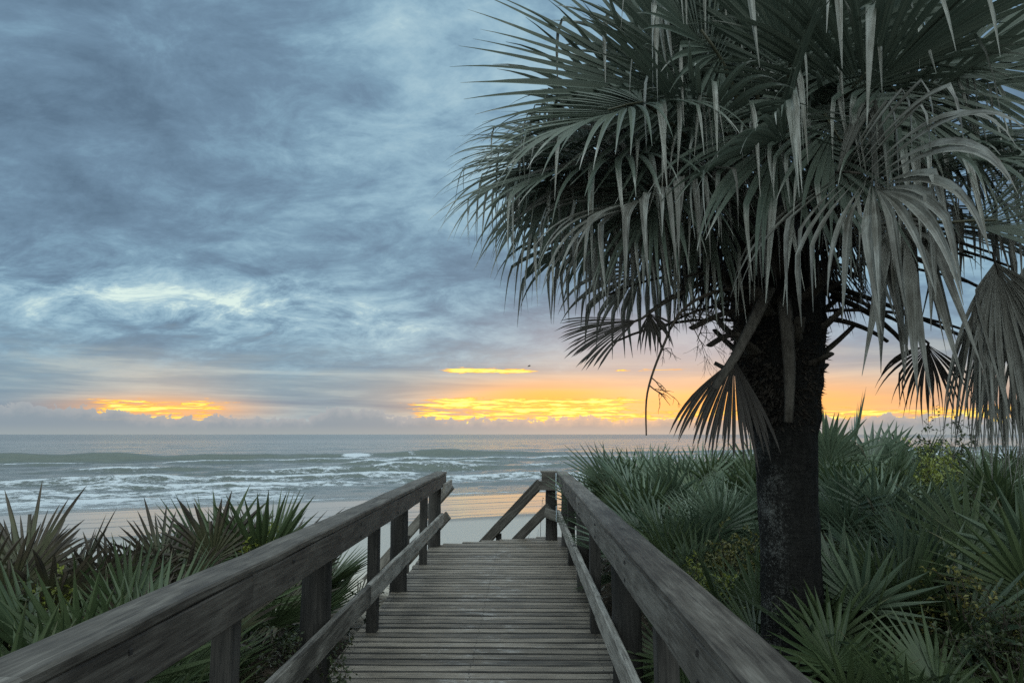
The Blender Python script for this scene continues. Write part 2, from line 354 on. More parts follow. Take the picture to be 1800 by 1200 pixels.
def trunk_mat():
    m, t, b = mat('palm_trunk_bark')
    o = t.node('ShaderNodeTexCoord').outputs['Object']; X, Y, Z = t.sep(o)
    ang = t.m('ARCTAN2', Y, X)
    wz = t.m('ADD', Z, t.m('MULTIPLY', t.noise(o, 9, 3), .05)); ring = t.noise(t.comb(t.m('MULTIPLY', ang, 2.2), 0, t.m('MULTIPLY', wz, 46)), 1, 5, .65, 1.2)
    ver = t.noise(t.comb(t.m('MULTIPLY', ang, 9), 0, t.m('MULTIPLY', Z, 9)), 1, 7, .7, 1.0)
    base = t.ramp(t.m('ADD', t.m('MULTIPLY', ring, .5), t.m('MULTIPLY', ver, .5)), [(.38, (.004, .004, .0035, 1)), (.56, (.014, .0135, .012, 1)), (.7, (.034, .032, .029, 1))])
    li = t.noise(o, 70, 7, .8, .6); li2 = t.noise(o, 5.0, 5, .65)
    side = t.ss(X, .03, -.16)                      # lichen crust grows on the seaward-left flank only
    f = t.m('MULTIPLY', t.ss(t.m('ADD', t.m('MULTIPLY', li, .62), t.m('MULTIPLY', li2, .38)), .50, .60), t.m('MULTIPLY', side, t.ss(Z, 1.9, 1.2)))
    c = t.mix(t.m('MULTIPLY', f, .6), base, (.22, .225, .21, 1))
    t.put(b.inputs['Base Color'], c); b.inputs['Roughness'].default_value = .85; b.inputs['Specular IOR Level'].default_value = .2
    bump(t, b, t.m('ADD', ring, ver), 1.0, .02); return m
M_TRUNK = trunk_mat()

# ------------------------------------------------------------------ shore frame (s = metres seaward, t = along the beach)
A_SH = R(29); NX, NY = -math.sin(A_SH), math.cos(A_SH); UX, UY = math.cos(A_SH), math.sin(A_SH)
SEA = -2.85
def ground_z(x, y):
    x = np.asarray(x, float); y = np.asarray(y, float)
    s = NX * x + NY * y
    right = .05 + .55 * sst(.9, 3.6, x) * sst(3.0, 8.5, y) + .12 * sst(3, 9, x)
    left = -.05 - .30 * sst(5, 9, y) + .10 * sst(-2, -6, x)
    k = sst(-2.2, 1.3, x)
    top = left * (1 - k) + right * k
    under = np.exp(-(((x + .35) / 1.15) ** 4)) * .42
    top = top - under + .14 * (fbm(x * .6, y * .6, 4, 3) - .5)
    beach = -2.30 - .35 * sst(18, 40, s) - .0115 * np.clip(s - 30, 0, 200) - .45 * sst(52, 100, s)
    edge = 9.6 + 1.6 * (fbm(x * .25, y * .25, 3, 9) - .5)
    k2 = sst(0, 9.5, s - edge)
    return top * (1 - k2) + (beach + .05 * (fbm(x * .5, y * .5, 3, 5) - .5) * sst(46, 30, s)) * k2
gz = lambda x, y: float(ground_z(x, y))

def grid_mesh(name, X, Y, Z, m, smooth=True):
    nu, nv = X.shape
    v = np.stack([X, Y, Z], -1).reshape(-1, 3)
    i = np.arange(nu * nv).reshape(nu, nv)
    f = np.stack([i[:-1, :-1], i[1:, :-1], i[1:, 1:], i[:-1, 1:]], -1).reshape(-1, 4)
    me = bpy.data.meshes.new(name)
    me.vertices.add(len(v)); me.vertices.foreach_set('co', v.astype('f').ravel())
    me.loops.add(f.size); me.loops.foreach_set('vertex_index', f.astype('i').ravel())
    me.polygons.add(len(f)); me.polygons.foreach_set('loop_start', np.arange(0, f.size, 4, dtype='i'))
    me.polygons.foreach_set('use_smooth', np.ones(len(f), bool))
    me.materials.append(m); me.update(calc_edges=True); me.validate(); return me

def build_ground():
    m, t, b = mat('dune_sand')
    P = t.node('ShaderNodeNewGeometry').outputs['Position']; X, Y, Z = t.sep(P)
    s = t.m('ADD', t.m('MULTIPLY', X, NX), t.m('MULTIPLY', Y, NY)); tt = t.m('ADD', t.m('MULTIPLY', X, UX), t.m('MULTIPLY', Y, UY))
    wob = t.m('MULTIPLY', t.m('SUBTRACT', t.noise(t.comb(t.m('MULTIPLY', tt, .06), t.m('MULTIPLY', s, .12), 0), 1, 5, .6), .5), 7.0)
    sw = t.m('ADD', s, wob)
    wet = t.ss(sw, 33.5, 37.0); damp = t.ss(sw, 17, 26)
    film = t.m('MULTIPLY', t.ss(sw, 35.5, 37.5), t.m('ADD', .80, t.m('MULTIPLY', t.noise(t.comb(t.m('MULTIPLY', tt, .10), t.m('MULTIPLY', s, .5), 0), 1, 5, .6), .9)), clamp=True)
    band = t.noise(t.comb(t.m('MULTIPLY', tt, .03), t.m('MULTIPLY', s, 1.1), 2.0), 1, 5, .65, .4)
    film = t.m('MULTIPLY', film, t.ss(band, .30, .44))
    gr = t.noise(P, 60, 4, .7); pt = t.noise(P, .8, 5, .6)
    dry = t.ramp(t.m('ADD', t.m('MULTIPLY', gr, .4), t.m('MULTIPLY', pt, .6)), [(.35, (.40, .355, .29, 1)), (.65, (.54, .49, .41, 1))])
    c = t.mix(damp, dry, (.33, .315, .28, 1)); c = t.mix(wet, c, (.12, .118, .110, 1))
    # litter and humus under the scrub
    nl = t.noise(P, 9, 6, .75); n0 = t.noise(P, .7, 4, .6)
    lit = t.m('SUBTRACT', 1.0, t.ss(t.m('ADD', s, t.m('MULTIPLY', t.m('SUBTRACT', n0, .5), 6.0)), 7.6, 9.2))
    c = t.mix(lit, c, t.ramp(nl, [(.35, (.012, .010, .007, 1)), (.55, (.045, .035, .024, 1)), (.72, (.13, .105, .075, 1))]))
    t.put(b.inputs['Base Color'], c)
    ro = t.m('SUBTRACT', .95, t.m('MULTIPLY', damp, .42)); ro = t.m('SUBTRACT', ro, t.m('MULTIPLY', film, .41))
    t.put(b.inputs['Roughness'], ro)
    t.put(b.inputs['Specular IOR Level'], t.m('ADD', .15, t.m('MULTIPLY', damp, .45)))
    hh = t.m('ADD', t.m('MULTIPLY', t.m('ADD', nl, gr), t.m('SUBTRACT', 1.0, film)), t.m('MULTIPLY', t.noise(t.comb(t.m('MULTIPLY', tt, .35), t.m('MULTIPLY', s, 1.6), 0), 1, 3), t.m('MULTIPLY', wet, .10)))
    bump(t, b, hh, .4, .03)
    s1 = np.concatenate([np.arange(-40, -4, 1.0), np.arange(-4, 24, .22), np.arange(24, 60, 1.0), np.arange(60, 130, 5.0)])
    t1 = np.concatenate([-np.geomspace(300, 14, 30), np.arange(-13.5, 18, .25), np.geomspace(18, 500, 36)])
    Sg, Tg = np.meshgrid(s1, t1, indexing='ij')
    Xg = NX * Sg + UX * Tg; Yg = NY * Sg + UY * Tg
    me = grid_mesh('ground', Xg, Yg, ground_z(Xg, Yg), m)
    tag(link('ground', me), kind='structure')
build_ground()

# ------------------------------------------------------------------ the sea
def build_sea():
    m, t, b = mat('sea_water')
    P = t.node('ShaderNodeNewGeometry').outputs['Position']; X, Y, Z = t.sep(P)
    s = t.m('ADD', t.m('MULTIPLY', X, NX), t.m('MULTIPLY', Y, NY)); tt = t.m('ADD', t.m('MULTIPLY', X, UX), t.m('MULTIPLY', Y, UY))
    foam = t.attr('foam')
    q = t.comb(t.m('MULTIPLY', tt, .16), t.m('MULTIPLY', s, .55), 0.0)
    f1 = t.noise(q, 1, 7, .68, .9); f2 = t.noise(t.comb(t.m('MULTIPLY', tt, .9), t.m('MULTIPLY', s, 1.7), 0), 1, 6, .7, .7)
    vo = t.node('ShaderNodeTexVoronoi', feature='DISTANCE_TO_EDGE'); t.put(vo.inputs['Vector'], t.comb(t.m('ADD', t.m('MULTIPLY', tt, .30), f2), t.m('ADD', t.m('MULTIPLY', s, .8), f1), 0)); vo.inputs['Scale'].default_value = 1
    lace = t.m('SUBTRACT', 1.0, t.ss(vo.outputs['Distance'], .0, .30))
    f3 = t.noise(t.comb(t.m('MULTIPLY', tt, 1.9), t.m('MULTIPLY', s, 3.6), 7.0), 1, 5, .7, .8)
    h = t.m('ADD', t.m('ADD', t.m('MULTIPLY', f1, .26), t.m('MULTIPLY', f2, .42)), t.m('ADD', t.m('MULTIPLY', f3, .34), t.m('MULTIPLY', lace, .06)))
    fm = t.ss(t.m('ADD', h, t.m('MULTIPLY', t.m('SUBTRACT', foam, .5), .66)), .525, .65)
    near = t.ss(s, 500, 90)
    wc = t.mix(near, (.090, .118, .130, 1), (.100, .124, .128, 1)); wc = t.mix(t.attr('turbid'), wc, (.094, .112, .092, 1))
    c = t.mix(t.m('MULTIPLY', fm, .92), wc, (.50, .54, .56, 1))
    t.put(b.inputs['Base Color'], c)
    t.put(b.inputs['Roughness'], t.m('ADD', t.m('ADD', .14, t.m('MULTIPLY', t.ss(s, 150, 900), .12)), t.m('MULTIPLY', fm, .6)))
    b.inputs['IOR'].default_value = 1.333
    w1 = t.noise(t.comb(t.m('MULTIPLY', tt, .22), t.m('MULTIPLY', s, .75), 0), 1, 6, .62, .5)
    w2 = t.noise(t.comb(t.m('MULTIPLY', tt, .045), t.m('MULTIPLY', s, .16), 4.0), 1, 5, .6, .3)
    hh = t.m('ADD', t.m('ADD', t.m('MULTIPLY', w1, .9), t.m('MULTIPLY', w2, 2.2)), t.m('MULTIPLY', fm, .35))
    bump(t, b, hh, .7, .6)
    s1 = np.concatenate([np.arange(47, 110, .38), np.arange(110, 160, .42), np.geomspace(161, 420, 150), np.geomspace(430, 42000, 46)])
    k = np.linspace(0, 1, 470)
    Sg, K = np.meshgrid(s1, k, indexing='ij')
    lo = -70 - .55 * Sg; hi = 110 + 2.1 * Sg
    Kp = np.where(K < .72, K / .72 * .42, .42 + (K - .72) / .28 * .58)     # finer where the beach view opens
    Tg = lo + (hi - lo) * Kp
    Xg = NX * Sg + UX * Tg; Yg = NY * Sg + UY * Tg
    Z = np.zeros_like(Sg); FO = np.zeros_like(Sg)
    n1 = lambda f, sd: (fbm(Tg * f, np.zeros_like(Tg) + sd * 3.7, 4, sd) - .5) * 2
    def wave(s0, A, wf, wb, mea, env, sd, foam_front=0.0, crest=0.0, trail=0.0):
        nonlocal Z, FO
        sc = s0 + mea * n1(.018, sd) + mea * .35 * n1(.09, sd + 1)
        x = Sg - sc
        pr = np.where(x < 0, np.exp(-(x / wf) ** 2), np.exp(-np.abs(x / wb) ** 1.6))
        e = np.clip(env * (1 + .65 * n1(.07, sd + 2)), 0, 2)
        Z = Z + A * e * pr
        if foam_front: FO = np.maximum(FO, foam_front * np.clip(e, 0, 1) * np.exp(-((x + wf * .9) / (wf * .9)) ** 2))
        if crest: FO = np.maximum(FO, crest * np.clip(e, 0, 1) * np.exp(-((x + .3) / .8) ** 2))
        if trail: FO = np.maximum(FO, trail * np.clip(e, 0, 1) * np.where(x < 0, np.exp(-(x / (trail * 16)) ** 2), 0))
    # the green wave standing up outside, breaking at one place
    env = .95 * sst(-60, -25, Tg) * (1 - .62 * sst(62, 96, Tg)) + .12
    wave(143, 1.25, 2.2, 10, 4.0, env, 1)
    brk = np.exp(-((Tg - 41) / 3.6) ** 2) + .55 * np.exp(-((Tg - 52.5) / 1.6) ** 2)
    sc = 143 + 4 * n1(.018, 1) + 1.4 * n1(.09, 2)
    FO = np.maximum(FO, 1.05 * brk * np.exp(-((Sg - sc + 1.4) / 2.1) ** 2))
    Z = Z + .35 * brk * np.exp(-((Sg - sc + 2.2) / 1.6) ** 2) * (fbm(Sg * .9, Tg * .9, 3, 8))
    for (s0, A, wf, wb, mea, fr, sd) in ((124, .45, 1.6, 6, 4, .42, 11), (112, .50, 1.5, 5, 5, .45, 15), (101, .62, 1.5, 5, 4, .52, 21), (88, .70, 1.4, 4.5, 5, .58, 31), (77, .50, 1.1, 3.5, 4, .60, 41), (69, .40, .9, 3, 3.5, .66, 51), (62, .28, .8, 2.2, 2.6, .66, 55), (57, .16, .7, 2.0, 2.2, .7, 61)):
        env = sst(.36, .62, fbm(Tg * .05 + sd, np.zeros_like(Tg) + sd, 3, sd))
        wave(s0, A, wf, wb, mea, .25 + .9 * env, sd, fr * .9, .70, fr * .9)
    env = np.exp(-((Tg - 32) / 11) ** 2)
    wave(87, .55, 1.3, 4, 1.0, env, 71)
    zone = sst(136, 112, Sg)
    base = (.10 + .20 * sst(112, 78, Sg)) * zone * (.55 + .9 * fbm(Sg * .09, Tg * .022, 4, 77))
    FO = np.maximum(FO, base)
    FO = np.maximum(FO, .62 * np.exp(-((Sg - 53.5 - 2.0 * n1(.03, 91)) / 1.2) ** 2))
    # swell and chop
    fade = 1 / (1 + (Sg / 700) ** 2)
    Z = Z + fade * (.22 * np.sin((Sg + 6 * n1(.01, 5)) * .20) * sst(140, 200, Sg) + .55 * (fbm(Sg * .16, Tg * .05, 4, 31) - .5) * sst(50, 70, Sg) + .42 * (fbm(Sg * .7, Tg * .28, 4, 37) - .5) * sst(50, 64, Sg) * (1 - .6 * sst(120, 150, Sg)))
    run = sst(47, 56, Sg)
    Z = SEA + Z * run - .04 + .025 * np.clip(56 - Sg, 0, 10) * .0
    me = grid_mesh('sea', Xg, Yg, Z, m)
    gr_ = np.clip(np.gradient(Z, axis=0) / np.gradient(Sg, axis=0) * 3.2 - .25, 0, 1)
    a = me.attributes.new('turbid', 'FLOAT', 'POINT'); a.data.foreach_set('value', gr_.astype('f').ravel())
    a = me.attributes.new('foam', 'FLOAT', 'POINT'); a.data.foreach_set('value', FO.astype('f').ravel())
    tag(link('sea', me), kind='structure')
build_sea()

# ------------------------------------------------------------------ boardwalk
def build_boardwalk():
    root = empty('boardwalk', (-.35, 5, 0), 'weathered grey timber boardwalk with handrails leading over the dune to the beach', 'boardwalk')
    def P(mb, name, m, label=None, par=root, smooth=False):
        o = mb.build(name, m, None, smooth); o.parent = par
        if par is root: o.matrix_parent_inverse = Matrix.Translation(-root.location)
        else: o.matrix_parent_inverse = Matrix.Translation(-root.location) @ Matrix.Identity(4)
        if label: o['label'] = label
        return o
    def sub(mb, name, m, par, label=None):
        o = mb.build(name, m); o.parent = par
        if label: o['label'] = label
        return o
    XL, XR = -1.40, .67
    deck = MB(); y = -1.6; k = 0
    while y < 12.33:
        w = .128 + rng.uniform(-.003, .003)
        l = XL + rng.uniform(-.02, .02); r = XR + rng.uniform(-.02, .02)
        if y > 11.45: l = XL + (y - 11.45) * 1.95
        zz = rng.uniform(-.003, .003)
        sk = rng.uniform(-.004, .004)
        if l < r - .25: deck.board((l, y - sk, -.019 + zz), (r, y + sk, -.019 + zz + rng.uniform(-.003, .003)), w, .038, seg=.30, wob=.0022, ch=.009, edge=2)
        if l < r - .25:
            for xx in (l + .07, -.38, r - .09):
                for q_ in (-.035, .035):
                    c_ = V((xx + rng.uniform(-.008, .008), y + q_, .0032 + zz)); ids = [deck.vert(c_ + V((math.cos(a_) * .006, math.sin(a_) * .006, 0)), .5) for a_ in (0, 1.05, 2.1, 3.14, 4.19, 5.24)]; deck.face(ids, None, 1)
        y += w + .019 + rng.uniform(-.002, .003)
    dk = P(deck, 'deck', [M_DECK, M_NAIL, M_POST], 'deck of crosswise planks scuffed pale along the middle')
    for x in (XL + .06, -.38, XR - .08):
        j = MB(); j.board((x, -1.6, -.145), (x, 11.5 if x < 0 else 12.3, -.145), .045, .20, wob=.002); sub(j, 'joist', M_POST, dk)
    # handrails: cap, side board, lower board
    H = 1.07
    def rail(xi, xo, y0, y1, side, cuts, lab):
        c = MB(); ys = [y0] + cuts + [y1]
        for a, b in zip(ys[:-1], ys[1:]):
            c.board(((xi + xo) / 2, a + .003, H - .021), ((xi + xo) / 2 + rng.uniform(-.004, .004), b - .003, H - .021 + rng.uniform(-.004, .004)), abs(xo - xi), .042, seg=.45, wob=.0035, ch=.009)
        cap = P(c, 'handrail', M_RAIL, lab)
        s = MB(); sx = xi - side * (.006 + .019) * -1
        ys2 = [y0] + [q + 1.55 for q in cuts] + [y1]
        for a, b in zip(ys2[:-1], ys2[1:]):
            s.board((sx, a + .002, H - .045 - .082), (sx, b - .002, H - .045 - .082), .038, .164, seg=.5, wob=.0035, ch=.006)
        for yy in np.arange(y0 + .3, y1, 1.63):
            for dz in (-.045, .045):
                s.board((sx - side * .018, yy + rng.uniform(-.03, .03), H - .127 + dz), (sx - side * .0225, yy, H - .127 + dz), .011, .020, mi=1, ch=.002)
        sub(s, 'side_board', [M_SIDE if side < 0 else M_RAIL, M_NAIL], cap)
        return cap
    left = rail(-1.205, -1.385, -1.2, 11.75, -1, [1.85, 6.9], 'left handrail with a dark knot on its cap')
    right = rail(.525, .695, -1.2, 11.95, 1, [1.3, 6.1, 10.9], 'right handrail with a split and knots on its cap')
    for (xx, y0, y1, cut) in ((-1.225, -1.2, 11.32, 6.0), (.545, -1.2, 11.85, 5.6)):
        for a, b in ((y0, cut - .004), (cut + .004, y1)):
            l = MB(); l.board((xx, a, .395), (xx + rng.uniform(-.005, .005), b, .395), .044, .17, seg=.45, wob=.0035, ch=.010)
            P(l, 'lower_rail', M_LOW, 'pale split lower rail board')
    # posts: sawn posts and round piles in turn
    for k, yy in enumerate((.1, 1.7, 3.32, 4.92, 6.52, 8.12, 9.72, 11.32)):
        for side, xf in ((-1, -1.244), (1, .564)):
            p = MB()
            if k % 2 == 0:
                x = xf + side * .046
                p.board((x, yy, gz(x, yy) - .4), (x, yy, H - .044), .092, .105, up=V((0, 1, 0)), seg=.3, wob=.003, ch=.006)
                P(p, 'post', M_POST)
            else:
                x = xf + side * .094
                p.pole((x, yy, gz(x, yy) - .5), (x, yy, H - .044), .098, .092, 16, .18, .005)
                o = P(p, 'round_pile', M_POST, 'round dark pile', smooth=True)
    # end of the walk: short return on the right, stair going down to the left and seaward
    cp = MB(); cp.pole((.44, 11.98, gz(.44, 11.98) - .4), (.44, 11.98, .985), .095, .09, 16, .18, .005); P(cp, 'round_pile', M_POST, 'corner pile at the head of the stair', smooth=True)
    e = MB(); e.board((.285, 11.86, .98), (.60, 11.862, .98), .04, .165, wob=.002); P(e, 'end_board', M_RAIL, 'short board closing the end of the right handrail')
    e = MB(); e.board((.27, 11.95, 1.058), (.53, 11.95, 1.058), .17, .04, wob=.002)
    P(e, 'end_cap', M_RAIL, 'short cap board at the end of the right handrail')
    e = MB(); e.board((.24, 11.82, .855), (.53, 11.80, .845), .038, .14, wob=.002); P(e, 'end_board', M_RAIL, 'short upper board at the head of the stair')
    e = MB(); e.board((.34, 11.80, .445), (.56, 11.62, .375), .038, .15, wob=.002)
    P(e, 'end_board', M_RAIL, 'short lower board at the head of the stair')
    e = MB(); e.board((-1.185, 11.2, .84), (-1.165, 12.05, .86), .038, .15, wob=.002); P(e, 'end_board', M_LOW, 'short board at the end of the left handrail')
    e = MB(); e.board((.500, 11.55, .66), (.500, 11.55, 1.06), .014, .030, up=V((0, 1, 0)), wob=0, ch=.002); P(e, 'pale_strip', M_PVC, 'upper pale blue strip fixed upright on the right handrail end')
    e = MB(); e.board((.502, 11.58, .33), (.502, 11.58, .56), .012, .024, up=V((0, 1, 0)), wob=0, ch=.002)
    P(e, 'pale_strip', M_PVC, 'lower thin pale strip at the right handrail end')
    d = V((-.80, .52, 0)).normalized(); SL = -.92
    st = MB(); n = 14; pr = V((d.y, -d.x, 0))
    Nn = V((-1.16, 12.0, 0)); Ff = V((.26, 11.86, 0))
    wd = abs((Ff - Nn).dot(pr))
    org = Nn + pr * (wd / 2) * (1 if (Ff - Nn).dot(pr) > 0 else -1) + d * .10
    trds = MB(); run = .235
    for i in range(12):
        c = org + d * (run * i + .12); z = -.02 + SL * run * (i + 1) * .96
        for o_ in (-.07, .075):
            a = c + d * o_ - pr * (wd / 2 - .03); b = c + d * o_ + pr * (wd / 2 - .03)
            trds.board((a.x, a.y, z), (b.x, b.y, z), .138, .038, wob=.002)
    stair = P(trds, 'stair_treads', M_DECK, 'stair treads going down to the sand')
    for q, ptop in ((Nn, .845), (Ff, .885)):
        inn = q
        L = 2.9
        h = MB(); a = V((inn.x, inn.y, ptop)); b = a + d * L + V((0, 0, SL * L))
        h.board(a, b, .06, .15, wob=.003); hr = P(h, 'stair_handrail', M_RAIL)
        h = MB(); a2 = V((inn.x, inn.y, ptop - .47)); h.board(a2 + d * (-.17 if q is Ff else .05) + V((0, 0, .12 if q is Ff else 0)), a2 + d * L + V((0, 0, SL * L)), .04, .14, wob=.003); P(h, 'stair_lower_rail', M_RAIL)
        h = MB(); a3 = V((inn.x, inn.y, -.19)); h.board(a3, a3 + d * L + V((0, 0, SL * L)), .05, .24, wob=.002); P(h, 'stair_stringer', M_POST)
        for f in (.85, 1.9, 2.85):
            p = V((inn.x, inn.y, 0)) + d * f - pr * 0.0
            side_ = 1 if q is Ff else -1
            pp = p + (pr if (Ff - Nn).dot(pr) > 0 else -pr) * side_ * .085
            m_ = MB(); m_.board((pp.x, pp.y, gz(pp.x, pp.y) - .4), (pp.x, pp.y, ptop + SL * f - .06), .09, .09, up=V((0, 1, 0)), wob=.002); P(m_, 'stair_post', M_POST)
build_boardwalk()

# ------------------------------------------------------------------ fan leaves
def frame(d, hint):
    d = d.normalized(); n = (hint - d * d.dot(hint))
    if n.length < 1e-4: n = V((1, 0, 0)) - d * d.x
    n.normalize(); return d, d.cross(n).normalized(), n
def fan(mb, o, d, hint, Rad, nseg, spread, fuse=.4, droop=.5, brk=.0, cup=.25, costa=.2, steps=10, fold=.35, dead=0.0, tipw=.12, stub=0.0, bt=(.45, .72), wide=1.0, sway=.12, jit=.03, lean=1.0, recurve=.0):
    d, sd, n = frame(d, hint)
    dth = spread / nseg
    for i in range(nseg):
        th = -spread / 2 + (i + .5) * dth + rng.uniform(-jit, jit)
        L = Rad * (.60 + .40 * math.cos(th * .55)) * rng.uniform(.9, 1.06)
        if stub: L *= rng.uniform(1 - stub, 1)
        di = (d * math.cos(th) + sd * math.sin(th) + n * cup * abs(math.sin(th)) ** 1.3).normalized()
        wv = (-d * math.sin(th) + sd * math.cos(th))
        p = o + d * costa * max(0, math.cos(th)) * .8 - n * recurve * max(0, math.cos(th)) ** 2 * costa
        rf = fuse * L * rng.uniform(.92, 1.05); hwm = rf * math.tan(dth / 2) * 1.06 * wide
        sr = rng.random(); broken = rng.random() < brk; tb = rng.uniform(*bt); done = False
        sw = V((rng.uniform(-1, 1), rng.uniform(-1, 1), 0)) * sway
        ou = rng.random() * 20; ov = rng.random() * 20
        dr = droop * rng.uniform(.6, 1.4)
        prev = None; ds = L / steps; twist = rng.uniform(-.5, .5) * (1 if broken else .3)
        for k in range(steps + 1):
            t = k / steps; r = t * L
            if k:
                q = max(0, (t - .25) / .75)
                di = (di + (DOWN + sw) * dr * (.12 + q ** 1.4) * (2.2 / steps)).normalized()
                if broken and t >= tb and not done:
                    di = (di * .35 + DOWN * 1.0 + sw).normalized(); done = True
                elif broken and done:
                    di = (di * .5 + DOWN + sw).normalized()
                p = p + di * ds
            if r <= rf: hw = max(r * math.tan(dth / 2) * 1.06 * wide, .002)
            else: hw = hwm * max(tipw * .35, (1 - ((r - rf) / (L - rf + 1e-6)) ** (1.25 if not stub else 3)))
            w = (wv - di * wv.dot(di))
            if w.length < 1e-3: w = sd.copy()
            w.normalize(); nn = w.cross(di)
            if nn.dot(n) < 0: nn = -nn
            if done: w = (w + nn * twist * t).normalized()
            dd = dead if not done else max(dead, .55 + .45 * sr)
            lf = (t, sr, dd)
            ring = (mb.vert(p - w * hw, .5, lf), mb.vert(p - nn * hw * fold * 1.4, .5, lf), mb.vert(p + w * hw, .5, lf))
            if prev:
                u0, u1 = (r - ds) + ou, r + ou
                mb.face((prev[0], prev[1], ring[1], ring[0]), [(u0, ov), (u0, ov + .012), (u1, ov + .012), (u1, ov)])
                mb.face((prev[1], prev[2], ring[2], ring[1]), [(u0, ov + .012), (u0, ov + .024), (u1, ov + .024), (u1, ov + .012)])
            prev = ring
def curve(a, b, c, n=8):
    return [a * (1 - t) ** 2 + b * 2 * t * (1 - t) + c * t * t for t in [i / n for i in range(n + 1)]]

# ------------------------------------------------------------------ the cabbage palm
PALM = at(1393, 1180, 4.55); PX, PY = PALM.x, PALM.y
def build_palm():
    rng.seed(21)
    g0 = gz(PX, PY)
    root = empty('palm_tree', (PX, PY, g0), 'tall cabbage palm with dark trunk and drooping fan fronds beside the boardwalk', 'palm tree')
    O = root.location.copy()
    Lp = lambda v: V(v) - O
    # trunk
    zs = np.concatenate([np.arange(g0 - .3, 1.7, .022), np.arange(1.7, 3.25, .03)])
    prof = [(-1, .27), (g0, .205), (g0 + .25, .180), (.9, .170), (1.4, .174), (1.6, .182), (1.76, .205), (2.0, .232), (2.25, .268), (2.6, .275), (2.9, .21), (3.3, .09)]
    rz = np.interp(zs, [p[0] for p in prof], [p[1] for p in prof])
    ns = 72; mb = MB(); rings = []
    for i, z in enumerate(zs):
        ring = []
        for k in range(ns):
            an = 2 * math.pi * k / ns
            nr = mnoise.noise(V((math.cos(an) * 1.5, math.sin(an) * 1.5, z * 22))) * .006 + mnoise.noise(V((math.cos(an) * 5, math.sin(an) * 5, z * 6))) * .007
            if z > 1.7: nr += mnoise.noise(V((math.cos(an) * 6, math.sin(an) * 6, z * 14))) * .02
            r = rz[i] + nr
            lx = .02 * math.sin(z * 1.1)
            ring.append(mb.vert((math.cos(an) * r + lx, math.sin(an) * r, z - g0)))
        rings.append(ring)
    for i in range(len(rings) - 1):
        for k in range(ns): mb.face((rings[i][k], rings[i][(k + 1) % ns], rings[i + 1][(k + 1) % ns], rings[i + 1][k]))
    tr = mb.build('trunk', M_TRUNK, root, True)
    # frayed fibre skirt
    fb = MB()
    for k in range(2600):
        z = rng.triangular(1.66, 2.35, 1.85); an = rng.uniform(0, 2 * math.pi)
        r = float(np.interp(z, [p[0] for p in prof], [p[1] for p in prof])) - .01
        b = V((math.cos(an) * r, math.sin(an) * r, z - g0)); rad = V((math.cos(an), math.sin(an), 0)); tg = V((-rad.y, rad.x, 0))
        L = rng.uniform(.02, .055) * (1.6 if rng.random() < .08 else 1); w = rng.uniform(.006, .018)
        tip = b + rad * L * rng.uniform(.6, 1) + V((0, 0, rng.uniform(-.035, .03))) + tg * rng.uniform(-.02, .02)
        i = [fb.vert(b - tg * w), fb.vert(b + tg * w), fb.vert(b + V((0, 0, .012)) + rad * .004), fb.vert(tip)]
        fb.face((i[0], i[1], i[3])); fb.face((i[1], i[2], i[3])); fb.face((i[2], i[0], i[3]))
    tag(fb.build('bark_fibre', M_FIBRE, root), kind='stuff')
    # old leaf bases (boots)
    def strap(name, pts, w0, w1, th, m, label=None, split=False):
        b = MB(); pts = [Lp(p) for p in pts]; n = len(pts)
        out = (pts[n // 2]); out = V((out.x, out.y, .0)); out = out.normalized() if out.length > .02 else V((0, -1, 0))
        rings = []
        for i, p in enumerate(pts):
            d = (pts[min(i + 1, n - 1)] - pts[max(i - 1, 0)]).normalized()
            x = d.cross(out)
            x = x.normalized() if x.length > 1e-3 else V((1, 0, 0))
            y = x.cross(d).normalized()
            f = i / (n - 1); w = (w0 + (w1 - w0) * f) * rng.uniform(.94, 1.06) / 2; h = th * (1 - .35 * f) / 2
            rings.append([b.vert(p + x * a * w + y * c * h) for a, c in ((-1, -.2), (-.55, .7), (0, 1), (.55, .7), (1, -.2), (.5, -.75), (0, -.9), (-.5, -.75))])
        for i in range(n - 1):
            for k in range(8): b.face((rings[i][k], rings[i][(k + 1) % 8], rings[i + 1][(k + 1) % 8], rings[i + 1][k]))
        b.face(list(reversed(rings[0]))); b.face(rings[-1])
        o = b.build(name, m, root, True)
        if label: o['label'] = label
        return o
    nb = 30
    for k in range(nb):
        f = k / nb; z = 1.98 + .85 * f + rng.uniform(-.03, .03); an = k * 2.399 + .5
        r = float(np.interp(z, [p[0] for p in prof], [p[1] for p in prof])) - .015
        rad = V((math.cos(an), math.sin(an), 0)); b = V((PX, PY, z)) + rad * r
        L = rng.uniform(.12, .26); up = rng.uniform(.3, 1.0)
        mid = b + rad * L * .45 + UP * L * up * .35; tip = b + rad * L * 1.0 + UP * L * up
        strap('leaf_base', curve(b, mid, tip, 5), rng.uniform(.10, .15), rng.uniform(.05, .07), .04, M_BOOT)
    # named leftovers hanging on the front
    strap('dried_leaf_stalk', [at(1378, 525, 4.22), at(1384, 580, 4.19), at(1388, 640, 4.23), at(1388, 700, 4.27), at(1386, 742, 4.26)], .088, .048, .018, M_STRAP, 'flat grey leaf stalk hanging straight down the trunk')
    strap('dried_leaf_stalk', [at(1352, 505, 4.17), at(1326, 560, 4.12), at(1293, 625, 4.08), at(1256, 682, 4.05)], .085, .050, .018, M_STRAP, 'flat grey leaf stalk leaning left across the trunk')
